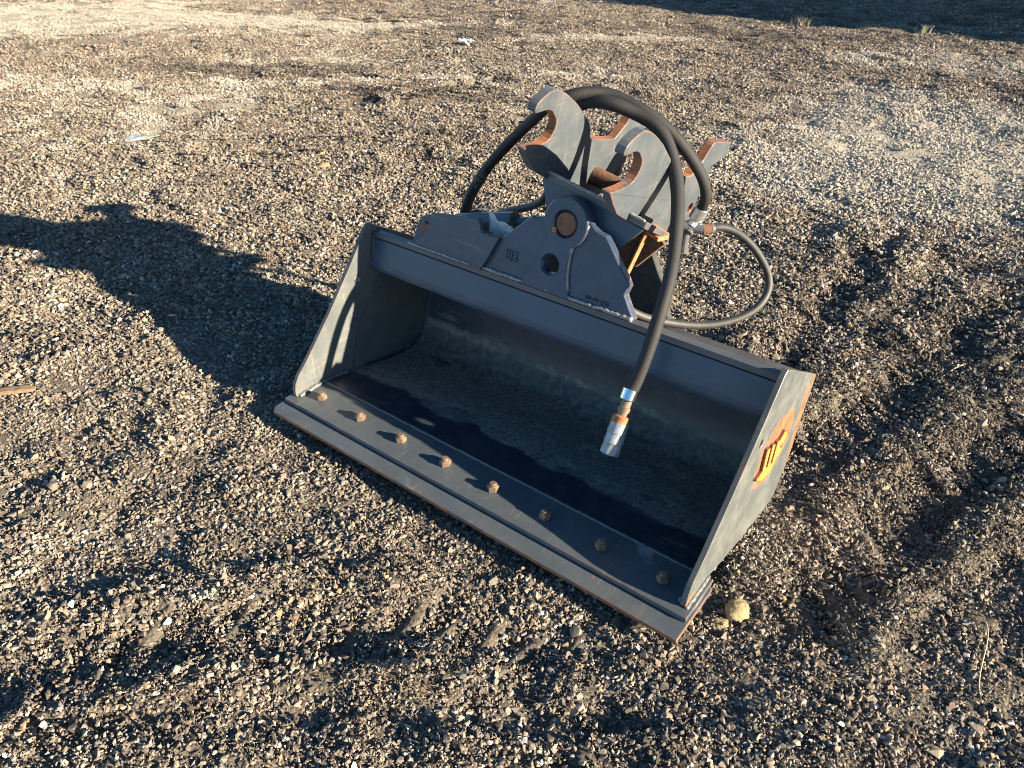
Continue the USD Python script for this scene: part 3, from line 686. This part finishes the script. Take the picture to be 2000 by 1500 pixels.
pin = obj('pivot_pin', cyl(cw(.7255, .203, -.007), cw(.7255, .203, .34), .0342, 40, .004), M['pin'], B, smooth=40)
obj('pin_keeper', slab(rect(-.006, -.004, .006, .012), cw(.694, .176, -.013), XA, FQ, FB, 0, .006, .001), M['rust'], pin)
rp = [(.44, -.075), (.50, .03), (.60, .165), (.66, .215), (.79, .215), (.8566, .125), (.8939, .070), (.9383, .0130), (.9506, -.0040), (.9450, -.0290), (.9585, -.0566), (.975, -.080)]
rear_poly = unary_union([Polygon(rp), Point(*boss_c).buffer(boss_r, 32)])
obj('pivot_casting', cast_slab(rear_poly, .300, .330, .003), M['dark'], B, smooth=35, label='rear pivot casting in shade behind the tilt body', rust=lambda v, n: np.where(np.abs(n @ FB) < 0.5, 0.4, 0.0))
obj('weld_bead', tube(spline([cw(u, q, -.004) for u, q in neck_pts[10:]], 60), .0042, 8), M['weld'], castp, smooth=True)  # pale worn weld line that also carries the neck edge's sunlit brightness
# weld between casting and lip
obj('weld_bead', bead([cw(.42, .004, -.003), cw(.98, .004, -.003)], .0058, 9), M['weld'], B, smooth=True)
obj('weld_bead', bead([cw(.165, .004, -.016), cw(.42, .004, -.016)], .0035, 10), M['weld'], B, smooth=True)

# lugs and cover for the tilt cylinder at the left
lug = Polygon([(.163, -.006), (.170, .030), (.1763, .0600), (.1825, .0804), (.1994, .0985), (.2233, .1070), (.2440, .1060), (.262, .098), (.262, -.006)])
obj('cylinder_lug', cast_slab(lug, .004, .026, .002), M['lip'], B, label='rounded lug with a rusty pin end')
obj('lug_pin', cyl(cw(.2160, .0625, -.003), cw(.2160, .0625, .27), .0205, 28, .003), M['pin'], B, smooth=40)
obj('cylinder_lug', cast_slab(lug, .240, .262, .002), M['paint'], B)
cover = Polygon([(.175, -.004), (.2300, .049), (.2440, .100), (.2510, .1150), (.2640, .1225), (.3175, .1306), (.3979, .1425), (.4290, .1455), (.437, .136), (.4456, .1150), (.4550, .1085), (.466, .1072), (.5162, .1119), (.48, .03), (.46, -.004)])
obj('cover_plate', cast_slab(cover, -.015, .0015, .0015), M['lip'], B, label='cut sheet cover welded beside the pivot casting')
# tilt cylinder hidden behind the cover
c0, c1 = cw(.216, .0625, .13), cw(.60, .165, .13); dcy = (c1 - c0)
obj('cylinder_barrel', cyl(c0 + dcy * .08, c0 + dcy * .66, .036, 28, .003), M['paint'], B, smooth=40)
obj('cylinder_rod', cyl(c0 + dcy * .6, c1, .018, 24, .002), M['paint'], B, smooth=40)

# tilt body: front plate, sloping base plate, rear ribs, tube
front = Polygon([(-.1515, .0790), (.1985, .0715), (.1476, -.0189), (.10, -.06), (-.06, -.06), (-.1002, -.0125)])
tb = obj('tilt_body', tilt_slab(front.difference(Point(0, 0).buffer(.03)), .045, .062, .001), M['cast'], B, label='triangular front plate of the tilt body', smooth=35)
def base_prism():
    p = Polygon([(.036, .0960), (.036, .0760), (.325, .0000), (.325, .0170), (.060, .0900)])
    return slab(p, O, FB, HW, HU, -.160, .2035, .0015)
obj('hook_base_plate', base_prism(), M['hook'], B, rust=lambda v, n: np.where(((v - O) @ FB) > .2, .6, 0.05))
rib = Polygon([(-.12, .055), (.168, .049), (.1612, -.085), (.12, -.11), (-.08, -.11)])
obj('tilt_rib', tilt_slab(rib, .140, .152, .001), M['rusty'], B)
obj('rib_edge', slab(Polygon([(.1665, .052), (.1735, .049), (.1655, -.100), (.1585, -.100)]), O, HU, HW, FB, .134, .158, .001), M['rust'], B)
rib2 = Polygon([(-.12, .016), (.170, .030), (.205, .012), (.150, -.088), (.10, -.11), (-.08, -.11)])
obj('tilt_rib', tilt_slab(rib2, .215, .232, .001), M['rusty'], B)
obj('rib_edge', slab(Polygon([(.148, .046), (.206, .040), (.209, .029), (.150, .034)]), O, HU, HW, FB, .150, .236, .001), M['rust'], B)
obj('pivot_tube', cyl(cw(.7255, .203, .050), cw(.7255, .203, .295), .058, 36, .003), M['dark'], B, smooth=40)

HOOK = [(.03, .0760), (-.04, .0986), (-.088, .1325), (-.115, .155), (-.1215, .1605), (-.118, .1640), (-.110, .1634), (-.0709, .1690), (-.050, .1740), (-.030, .1810), (-.019, .1890), (-.0130, .2005), (-.0095, .2150), (-.0105, .2305), (-.0180, .2430), (-.0290, .2510), (-.046, .2625), (-.065, .2665), (-.080, .2650), (-.092, .2620), (-.117, .2560), (-.1240, .2562), (-.1285, .2620), (-.1285, .2700), (-.126, .2775), (-.118, .2880), (-.105, .2985), (-.088, .3100), (-.069, .3180), (-.050, .3190), (-.034, .3168), (-.015, .3130), (.006, .3070), (.040, .2950), (.068, .2845), (.1255, .2560), (.150, .2440), (.164, .2340), (.178, .2180), (.190, .2000), (.197, .1925), (.206, .1895), (.238, .1888), (.335, .1890), (.344, .1920), (.356, .2050), (.381, .2350), (.401, .2785), (.408, .2870), (.421, .2907), (.530, .2890), (.538, .2860), (.556, .2500), (.500, .2280), (.460, .2130), (.476, .169), (.464, .100), (.496, .035), (.490, .026), (.315, -.002)]
hk = Polygon(HOOK).buffer(0).buffer(.0015, 4).buffer(-.0015, 4)
for i, (x0, x1) in enumerate(((-.1546, -.1266), (.1225, .1505))):
    pg = hk.difference(Point(.439, .083).buffer(.016, 14)) if True else hk
    m = slab(pg, O, FB, HW, HU, x0, x1, 0.0014)
    def hr(v, n):
        b, w = (v - O) @ FB, (v - O) @ HW; side = np.abs(n @ HU) < 0.6
        inner = (w < .262) & (w > .158) & (b < .0) & (b > -.112) | (b > .19)
        return np.where(side, np.where(inner, 0.58, 0.20), np.where((b > .39) & (w > .23), 0.22, 0.0))
    obj('hook_plate', m, M['hook'], B, smooth=30, rust=hr)
obj('weld_bead', bead([hw(.152, .06, .0745), hw(.152, .30, .008)], .007, 12), M['weld'], B, smooth=True)
obj('weld_bead', bead([hw(-.125, .05, .083), hw(-.125, .30, .010)], .006, 14), M['weld'], B, smooth=True)
obj('weld_bead', bead([hw(-.160, .034, .096), hw(.03, .034, .096), hw(.20, .034, .096)], .0042, 13), M['weld'], B, smooth=True)
obj('stop_block', slab(rect(-.018, -.006, .018, .020), hw(.168, .115, .0680), FB * .96 - HW * .26, HW * .96 + FB * .26, HU, -.016, .016, .002), M['hook'], B)
# hooks' cross bar between the plates
obj('cross_bar', cyl(hw(-.127, .30, .075), hw(.123, .30, .075), .028, 24, .002), M['rusty'], B, smooth=40)


# ------------------------------------------------------------------ hydraulic hoses
def hose(pts, radius, n, wobble=0.0, seed=0, sides=18):
    p = spline(pts, n); r = np.random.default_rng(seed)
    ph = r.uniform(0, 6, 3); s = np.r_[0, np.cumsum(np.linalg.norm(np.diff(p, axis=0), axis=1))]
    rad = radius * (1 + wobble * (np.sin(s * 42 + ph[0]) * .5 + np.sin(s * 19 + ph[1]) * .5))
    m = tube(p, rad, sides, wob=(lambda i, th: 1 + wobble * 0.8 * np.cos(2 * th + s[i] * 9)) if wobble else None)
    along = np.r_[np.repeat(s, sides), s[0], s[-1]]
    return m, along, p


def hose_obj(name, built, mat, parent, label=None):
    m, along, p = built
    path = numbered(str(parent.GetPath()), name)
    g = usdkit.mesh(stage, path, m, mat, smooth=True)
    UsdGeom.PrimvarsAPI(g).CreatePrimvar('along', Sdf.ValueTypeNames.FloatArray, 'vertex').Set(Vt.FloatArray.FromNumpy(along.astype(np.float32)))
    if label:
        g.GetPrim().SetCustomDataByKey('label', label)
    return g.GetPrim()


UPH = [hw(-.47, .24, -.33), hw(-.490, .21, -.225), hw(-.477, .2, -.118), hw(-.407, .18, .033), hw(-.300, .14, .178), hw(-.178, .085, .290), hw(-.103, .14, .328), hw(-.020, .17, .327), hw(.062, .2, .3087), hw(.170, .26, .2436), hw(.214, .32, .177), hw(.2085, .37, .108)]
h1 = hose_obj('hydraulic_hose', hose(UPH, .0166, 120, .035, 1), M['sleeve'], B, 'upper woven sleeve hose arching over both hooks')
LOH = [hw(-.190, .165, .085), hw(-.180, .155, .16), hw(-.166, .13, .262), hw(-.115, .125, .3005), hw(-.060, .135, .3130)]
# then over the right hook and down in front of the lip
def ray_b(px, py, b):
    d = rt * (px - 1000) / 1500 - up * (py - 750) / 1500 + fw; o = O + FB * b
    return CAM + d * (np.dot(o - CAM, FB) / np.dot(d, FB))
LOH += [ray_b(*q) for q in ((1240, 221, .16), (1281, 246, .175), (1305, 282, .18), (1318, 330, .17), (1324, 382, .14), (1322, 440, .095), (1316, 500, .045), (1304, 560, -.01))]
def ray_v(px, py, v):
    d = rt * (px - 1000) / 1500 - up * (py - 750) / 1500 + fw
    return CAM + d * ((v - CAM[1]) / d[1])
HEND = [ray_v(1281, 638, .458), ray_v(1256, 712, .408), ray_v(1230, 768, .368)]
h2 = hose_obj('hydraulic_hose', hose(LOH + HEND, .0180, 170, .045, 2), M['sleeve'], B, 'lower woven sleeve hose hanging into the bucket')
TH2 = [hw(-.56, .30, -.30), hw(-.44, .262, -.215), ray_b(1000, 411, .23), hw(-.2127, .2, -.033), hw(-.196, .175, .05), hw(-.190, .165, .088)]
h4 = hose_obj('return_hose', hose(TH2, .0125, 60, .02, 5, 14), M['rubber'], B, 'thin black hose running from behind the left hook to the tilt cylinder')
# crimped end and quick coupling of the hanging hose
e0, e1 = HEND[-1], ray_v(1190, 886, .284); dd = (e1 - e0); L = np.linalg.norm(dd); dd /= L
def along_e(a): return e0 + dd * a * L
hp = h2
obj('hose_clamp', tube_straight([along_e(-.075), along_e(-.07), along_e(.095), along_e(.10)], [.0232, .0242, .0242, .0232], 32), M['chrome'], hp, smooth=40)
obj('hose_stem', tube_straight([along_e(.08), along_e(.22), along_e(.225), along_e(.30), along_e(.305), along_e(.40)], [.0145, .0145, .0175, .0175, .0150, .0150], 24), M['nut'], hp, smooth=30)
th6 = 6
obj('rusty_collar', tube_straight([along_e(.36), along_e(.375), along_e(.475), along_e(.48)], [.0205, .0235, .0240, .0235], 32), M['rust'], hp, smooth=30)
obj('coupling_body', tube_straight([along_e(.478), along_e(.49), along_e(.64), along_e(.65), along_e(.655), along_e(.80), along_e(.81), along_e(.815), along_e(.985), along_e(1.0)],
    [.0235, .0245, .0262, .0262, .0245, .0272, .0268, .0250, .0272, .0245], 36), M['coupling'], hp, smooth=30)

# printed lettering along the left rise of the upper hose
def hose_text(text, height, path, s0, radius, lift):
    m = meshkit.text_mesh(text, height, 0.0003); p = np.asarray(path); d = np.r_[0, np.cumsum(np.linalg.norm(np.diff(p, axis=0), axis=1))]
    v = m.vertices; c = np.c_[[np.interp(s0 + v[:, 0], d, p[:, k]) for k in range(3)]].T; c2 = np.c_[[np.interp(s0 + v[:, 0] + .004, d, p[:, k]) for k in range(3)]].T
    t = c2 - c; t /= np.linalg.norm(t, axis=1, keepdims=True); n = CAM - c; n -= t * np.sum(n * t, 1, keepdims=True); n /= np.linalg.norm(n, axis=1, keepdims=True); b = np.cross(n, t)
    a = (v[:, 1] - height / 2) / radius
    return trimesh.Trimesh(c + (radius + lift + v[:, 2])[:, None] * (np.cos(a)[:, None] * n + np.sin(a)[:, None] * b), m.faces, process=False)


M['print'] = plain('faded_hose_print', (0.13, 0.13, 0.125), 0.7, 0, 80.0, 0.5, 0.1, 0.0005)
obj('hose_lettering', hose_text('4CR 07', .016, spline(UPH, 200), .235, .0170, .0004), M['print'], h1, smooth=False)
# end of the upper hose: ferrule, elbow, tee, thin return hose
f0, f1 = UPH[-1], hw(.2045, .375, .078)
fa = f1 - f0
obj('hose_ferrule', tube_straight([f0 - fa * .25, f0 - fa * .2, f1, f1 + fa * .05], [.0222, .0232, .0232, .021], 32), M['zinc'], h1, smooth=40)
k0, k1 = hw(.2045, .375, .080), ray_b(1347, 447, .36)
obj('hose_stem', tube_straight([k0, k0 + (k1 - k0) * .45, k0 + (k1 - k0) * .46, k0 + (k1 - k0) * .8, k0 + (k1 - k0) * .81, k1], [.0155, .0155, .0195, .0195, .0150, .0150], 12), M['zinc'], h1, smooth=20)
t0, t1, t2 = ray_b(1330, 440, .35), ray_b(1376, 448, .38), ray_b(1391, 446, .395)
tee = obj('tee_fitting', cat(cyl(t0, t1, .0165, 12, .002), cyl(k1 + (k0 - k1) * .3, k1 - (k0 - k1) * .3, .0160, 12, .002)), M['hook'], B, smooth=20, label='grey tee fitting on the right hook plate')
obj('adapter', cyl(t1 - (t2 - t1) * .3, t2, .0158, 16, .001), M['rusty'], tee)
obj('stub_fitting', tube_straight([ray_b(1341, 452, .37), ray_b(1336, 482, .37), ray_b(1336, 483, .37), ray_b(1334, 494, .37)], [.012, .012, .016, .016], 12), M['hook'], tee, smooth=20)
def ray_z(px, py, z):
    d = rt * (px - 1000) / 1500 - up * (py - 750) / 1500 + fw
    return CAM + d * ((z - CAM[2]) / d[2])
RET = [ray_b(*q) for q in ((1386, 446.5, .390), (1402, 443.5, .405), (1424, 447, .43), (1456, 467, .46), (1487, 506, .485), (1502, 552, .485), (1484, 595, .45), (1436, 624, .39), (1380, 635, .325), (1318, 632, .25), (1262, 620, .175), (1230, 605, .13))]
h3 = hose_obj('return_hose', hose(RET, .0118, 90, .02, 3, 14), M['grime'], B, 'thin grimy rubber return hose looping behind the bucket')
obj('hose_crimp', tube_straight([RET[0], RET[0] + (RET[1] - RET[0]) * .55], [.0145, .0150], 16), M['zinc'], h3)

# ------------------------------------------------------------------ caked mud in the bucket
def mud_patch():
    s = np.r_[0, np.cumsum(np.linalg.norm(np.diff(sh_path, axis=0), axis=1))]
    us = np.linspace(.02, W - .012, 300); ss = np.linspace(.08, s[-1] - .20, 130)
    U, SS = np.meshgrid(us, ss, indexing='ij')
    P = np.stack([np.interp(SS, s, sh_path[:, 0]), np.interp(SS, s, sh_path[:, 1])], -1)
    t = np.gradient(P, axis=1); t /= np.linalg.norm(t, axis=-1, keepdims=True); n = np.stack([-t[..., 1], t[..., 0]], -1)
    X = np.stack([U * 4, SS * 9, U * 0], -1)
    # caked band: from the floor up the back, reaching higher at the left, ragged rim
    lo = .165 + .01 * U + .10 * (meshkit.fbm(X * 1.6, 4, 51) - .5); hi = .435 + .01 * U / W + .10 * (meshkit.fbm(X * 1.3 + 9, 5, 52) - .5)
    m = np.minimum(SS - lo, hi - SS) / .05
    h = np.clip(m, -1, 1) * .5 + .5; h = h * h * (3 - 2 * h)
    thick = .0042 * h * (.30 + 1.5 * meshkit.fbm(np.stack([U * 22, SS * 22, U * 0 + 4], -1), 4, 53)) + .004 * np.clip(m, 0, 1) * np.clip(meshkit.fbm(np.stack([U * 9, SS * 9, U * 0 + 2], -1), 3, 54) - .48, 0, 1) * 4
    chip = meshkit.fbm(np.stack([U * 30, SS * 30, U * 0 + 8], -1), 3, 55) < .27
    thick = np.where(chip & (m < .6), -.003, thick)
    off = .0048 + thick - .0012
    V = np.stack([U, P[..., 0] + n[..., 0] * off, P[..., 1] + n[..., 1] * off], -1)
    k = np.arange(U.size).reshape(U.shape); q = np.stack([k[:-1, :-1].ravel(), k[1:, :-1].ravel(), k[1:, 1:].ravel(), k[:-1, 1:].ravel()], 1)
    keep = (thick.ravel()[q] > -.0005).all(1) & (m.ravel()[q] > -1.5).any(1)
    q = q[keep]
    tri = np.vstack([q[:, [0, 1, 2]], q[:, [0, 2, 3]]])
    mm = trimesh.Trimesh(V.reshape(-1, 3), tri, process=False); mm.remove_unreferenced_vertices(); return mm


M['mud'] = plain('dried_mud', (0.175, 0.158, 0.125), 0.95, 0, 90.0, 0.45, 0.6, 0.003, dark=(0.055, 0.049, 0.040))
tag(obj('dried_mud', mud_patch(), M['mud'], smooth=True), 'thin crust of dried grey mud stuck to the floor and back inside the bucket', 'mud')

# ------------------------------------------------------------------ litter
def crumple(w, l, amp, seed, n=18, sag=0.0):
    r = np.random.default_rng(seed); a, b = np.meshgrid(np.linspace(-w / 2, w / 2, n), np.linspace(-l / 2, l / 2, n), indexing='ij')
    z = amp * (meshkit.noise(np.stack([a / w * 4 + seed, b / l * 4, a * 0], -1), seed) + .6 * np.abs(meshkit.noise(np.stack([a / w * 9, b / l * 9 + seed, a * 0], -1), seed + 1) - .5))
    a = a + .15 * w * (meshkit.noise(np.stack([a / w * 3, b / l * 3, a * 0 + 7], -1), seed + 2) - .5); b = b + .2 * l * (meshkit.noise(np.stack([a / w * 3, b / l * 3, a * 0 + 3], -1), seed + 3) - .5)
    k = np.arange(n * n).reshape(n, n); q = np.stack([k[:-1, :-1].ravel(), k[1:, :-1].ravel(), k[1:, 1:].ravel(), k[:-1, 1:].ravel()], 1)
    top = np.stack([a, b, z], -1).reshape(-1, 3); bot = top - [0, 0, .0015]
    f = np.vstack([q[:, [0, 1, 2]], q[:, [0, 2, 3]]]); rim = np.r_[k[:-1, 0], k[-1, :-1], k[:0:-1, -1], k[0, :0:-1]]; j = np.roll(rim, -1); N_ = n * n
    return trimesh.Trimesh(np.vstack([top, bot]), np.vstack([f, f[:, ::-1] + N_, np.c_[rim, rim + N_, j], np.c_[j, rim + N_, j + N_]]), process=False)


def gz(x, y): return float(terrain(np.array([float(x)]), np.array([float(y)]))[0][0])
m = crumple(.13, .10, .03, 5); m.apply_transform(frame_matrix(cw(.475, .098, .05), XA * .9 + FQ * -.3, FQ * .8 + FB * -.5, FB * .3 + FQ * .9)); tag(obj('plastic_wrapper', m, M['plastic'], smooth=20), 'crinkled white plastic scrap tucked behind the cover plate of the bucket', 'plastic scrap')
m = crumple(.12, .10, .055, 9); m.apply_translation([-3.163, 4.717, gz(-3.163, 4.717) + .005]); tag(obj('crumpled_wrapper', m, M['plastic'], smooth=20), 'crumpled pale grey wrapper lying alone on the gravel far behind the bucket', 'litter')

# flattened plastic bottle
bt = thing('plastic_bottle', 'flattened clear plastic bottle with a faded label on the gravel at the left', 'bottle')
pa, pb = np.array([-3.13, 1.257]), np.array([-3.03, 1.470]); za = gz(*((pa + pb) / 2)) + .013
ax = np.array([*(pb - pa), 0]); LB = np.linalg.norm(ax); ax /= LB; side = np.array([-ax[1], ax[0], 0])
def bottle_shell(s0, s1, prof, squash):
    n = 30; ss = np.linspace(s0, s1, n); r = np.interp(ss, *prof); th = np.arange(20) / 20 * 2 * np.pi; V = []
    for s, rr in zip(ss, r):
        wob = 1 + .18 * np.sin(th * 3 + s * 60) * (rr > .02)
        V.append(np.array([*pa, za]) + ax * s + np.outer(np.cos(th) * rr * wob * 1.1, side) + np.outer(np.sin(th) * rr * wob * squash, ZA))
    V = np.vstack(V); F = []; i = np.arange(20); j = (i + 1) % 20
    for k in range(n - 1): F += [np.c_[k * 20 + i, k * 20 + j, k * 20 + 20 + j], np.c_[k * 20 + i, k * 20 + 20 + j, k * 20 + 20 + i]]
    V = np.vstack([V, V[:20].mean(0), V[-20:].mean(0)]); F += [np.c_[np.full(20, n * 20), j, i], np.c_[np.full(20, n * 20 + 1), (n - 1) * 20 + i, (n - 1) * 20 + j]]
    return trimesh.Trimesh(V, np.vstack(F), process=False)
profb = ([0, .008, .05, .13, .17, .205, LB], [.022, .032, .034, .034, .028, .014, .013])
M['clear'] = plain('dusty_clear_plastic', (0.19, 0.178, 0.155), 0.25, 0, 30.0, 0.2, 0.15, 0.002); M['label'] = plain('faded_bottle_label', (0.26, 0.30, 0.36), 0.5, 0, 30.0, 0.3, 0.1, 0.001); M['cap'] = plain('green_cap', (0.12, 0.17, 0.08), 0.5)
obj('bottle_body', bottle_shell(0, LB, profb, .34), M['clear'], bt, smooth=40)
obj('bottle_label', bottle_shell(.065, .125, ([0, 1], [.0352, .0352]), .35), M['label'], bt, smooth=40)
obj('bottle_cap', bottle_shell(LB - .018, LB + .004, ([0, 1], [.0150, .0150]), .7), M['cap'], bt, smooth=40)

def splinter(p, q, w, h, seed):
    n = 14; r = np.random.default_rng(seed); p, q = np.array(p), np.array(q); pts = [p + (q - p) * s for s in np.linspace(0, 1, n)]
    d = (q - p) / np.linalg.norm(q - p); sd = np.cross(ZA, d); V = []
    for k, c in enumerate(pts):
        tt = 1 - max(0, (k - 10) / 4) ** 2 * .8; ww, hh = w * tt * r.uniform(.9, 1.05), h * tt * r.uniform(.85, 1.1)
        V += [c - sd * ww, c + sd * ww * .95, c + sd * ww * .8 + ZA * hh, c - sd * ww * .8 + ZA * hh * .9]
    F = []
    for k in range(n - 1):
        for a in range(4): F += [[k * 4 + a, k * 4 + (a + 1) % 4, k * 4 + 4 + (a + 1) % 4], [k * 4 + a, k * 4 + 4 + (a + 1) % 4, k * 4 + 4 + a]]
    F += [[0, 2, 1], [0, 3, 2], [n * 4 - 4, n * 4 - 3, n * 4 - 2], [n * 4 - 4, n * 4 - 2, n * 4 - 1]]
    mm = trimesh.Trimesh(np.array(V), F, process=False); mm.fix_normals(); return mm
s0, s1 = (-.955, -.530), (-.815, -.392)
tag(obj('wood_splinter', splinter((*s0, gz(*s0) + .012), (*s1, gz(*s1) + .014), .016, .014, 3), M['wood'], smooth=25), 'weathered brown wood splinter on the gravel at the left edge of the picture', 'stick')
def straw(pts, r): return tube(spline([(x, y, gz(x, y) + h) for x, y, h in pts], 20), r, 6)
tag(obj('straw_stalk', straw([(1.650, 1.565, .012), (1.68, 1.67, .022), (1.712, 1.775, .014)], .0022), M['straw'], smooth=True), 'short straight dry straw stalk on the ridge right of the bucket', 'straw')
tag(obj('straw_stalk', straw([(1.995, .545, .012), (2.015, .44, .028), (2.020, .36, .022), (2.04, .29, .012)], .0013), M['straw'], smooth=True), 'long thin curved dry stalk on the gravel near the lower right corner', 'straw')

def tuft(x, y, n, hgt, seed, label):
    r = np.random.default_rng(seed); ms = []
    for _ in range(n):
        a, l = r.uniform(0, 6.28), hgt * r.uniform(.5, 1.1); lean = r.uniform(.2, .9); b = np.array([x + r.normal(0, .04), y + r.normal(0, .04), 0]); b[2] = gz(b[0], b[1])
        d = np.array([math.cos(a), math.sin(a), 0]); ms.append(tube([b, b + d * l * lean * .4 + ZA * l * .6, b + d * l * lean + ZA * l * .85], [.004, .003, .001], 4))
    tag(obj('grass_tuft', cat(*ms), M['straw'], smooth=True), label, 'grass tuft')
tuft(-1.15, 7.92, 40, .10, 4, 'dry yellow grass tuft at the shadow edge behind the bucket, nearer the middle')
tuft(.04, 8.10, 36, .09, 6, 'dry yellow grass tuft at the shadow edge near the far right corner')

# pale clods and bricks that stand out
def clod(x, y, s, col, name, label, cat_, flat=.6, seed=1, mat=None):
    r = np.random.default_rng(seed); m = trimesh.creation.icosphere(3, 1.0); v = m.vertices
    v = v * (1 + .5 * (meshkit.fbm(v * 1.6 + seed * 7, 3, seed) - .5) + .25 * (meshkit.fbm(v * 6 + seed, 2, seed + 3) - .5))[:, None] * np.array([1.1, .85, flat]) * s
    m = trimesh.Trimesh(v, m.faces); m.apply_transform(trimesh.transformations.rotation_matrix(r.uniform(0, 6), [0, 0, 1])); m.apply_translation([x, y, gz(x, y) + s * .18])
    mat = mat or plain(name + f'_look_{seed}', tuple(c * .62 for c in col), .95, 0, 150.0, .3, .7, .003)
    tag(obj(name, m, mat, smooth=True), label, cat_)
clod(1.505, .205, .034, (.40, .31, .16), 'sandstone_lump', 'larger crumbly yellow lump beside the front right corner of the bucket', 'stone', .5, 2)
clod(1.488, .145, .024, (.38, .30, .16), 'sandstone_lump', 'smaller crumbly yellow lump just in front of the larger one', 'stone', .5, 3)
clod(-1.95, 1.893, .035, (.40, .27, .13), 'brick_fragment', 'upper of two tan brick fragments on the gravel left of the hooks', 'brick', .45, 4)
clod(-1.779, 1.759, .040, (.40, .25, .14), 'brick_fragment', 'lower of two tan brick fragments on the gravel left of the hooks', 'brick', .45, 5)
clod(-2.468, .968, .032, (.45, .32, .10), 'brick_fragment', 'yellowish brick fragment on the gravel below the flattened bottle', 'brick', .45, 6)
clod(-1.694, 2.511, .030, (.42, .30, .15), 'sandstone_lump', 'lone tan lump on the gravel behind the bucket near the long hose', 'stone', .5, 7)

# ------------------------------------------------------------------ unseen stacked boxes, added to cast the shadow across the far right
def blocker(z0, label, dx):
    c = thing('storage_container', label, 'blocker', 'unseen blockers stacked beside the yard')
    x0, y0, Lc, Wc, Hc = 9.0 + dx, 9.95, 2.44, 12.2, 2.59; zb = GZ + z0
    def corrugated(p, d, nrm, length):
        k = int(length / .14); s = np.repeat(np.linspace(0, length, k + 1), 2)[1:-1]; o = np.tile([0, 0, .035, .035], k)[:len(s)]; pts = [np.array(p) + np.array(d) * a - np.array(nrm) * b for a, b in zip(s, o)]
        V = np.vstack([[q + ZA * .15 for q in pts], [q + ZA * (Hc - .12) for q in pts]]); n = len(pts); i = np.arange(n - 1)
        return trimesh.Trimesh(V, np.vstack([np.c_[i, i + 1, n + i + 1], np.c_[i, n + i + 1, n + i]]), process=False)
    ms = [corrugated((x0, y0 + Wc, zb), (0, -1, 0), (-1, 0, 0), Wc), corrugated((x0 + Lc, y0, zb), (0, 1, 0), (1, 0, 0), Wc), corrugated((x0, y0, zb), (1, 0, 0), (0, -1, 0), Lc), corrugated((x0 + Lc, y0 + Wc, zb), (-1, 0, 0), (0, 1, 0), Lc)]
    obj('corrugated_wall', cat(*ms), M['box'], c, smooth=False)
    fr = []
    for a in (0, Lc):
        for b in (0, Wc):
            bx = trimesh.creation.box([.16, .16, Hc]); bx.apply_translation([x0 + a, y0 + b, zb + Hc / 2]); fr.append(bx)
    for zz in (.08, Hc - .06):
        for a in (0, Lc):
            bx = trimesh.creation.box([.12, Wc - .16, .12]); bx.apply_translation([x0 + a, y0 + Wc / 2, zb + zz]); fr.append(bx)
        for b in (0, Wc):
            bx = trimesh.creation.box([Lc - .16, .12, .12]); bx.apply_translation([x0 + Lc / 2, y0 + b, zb + zz]); fr.append(bx)
    obj('frame', cat(*fr), M['box'], c, smooth=False)
    rf = trimesh.creation.box([Lc - .12, Wc - .12, .03]); rf.apply_translation([x0 + Lc / 2, y0 + Wc / 2, zb + Hc - .03]); obj('roof', rf, M['box'], c, smooth=False)
M['box'] = plain('blocker_paint', (0.10, 0.14, 0.20), .5, 0, 3.0, .2, .1, .003)
blocker(0.0, 'lower unseen blue grey container standing out of view to the right', 0)
blocker(2.60, 'upper unseen blue grey container stacked out of view to the right', 0.05)
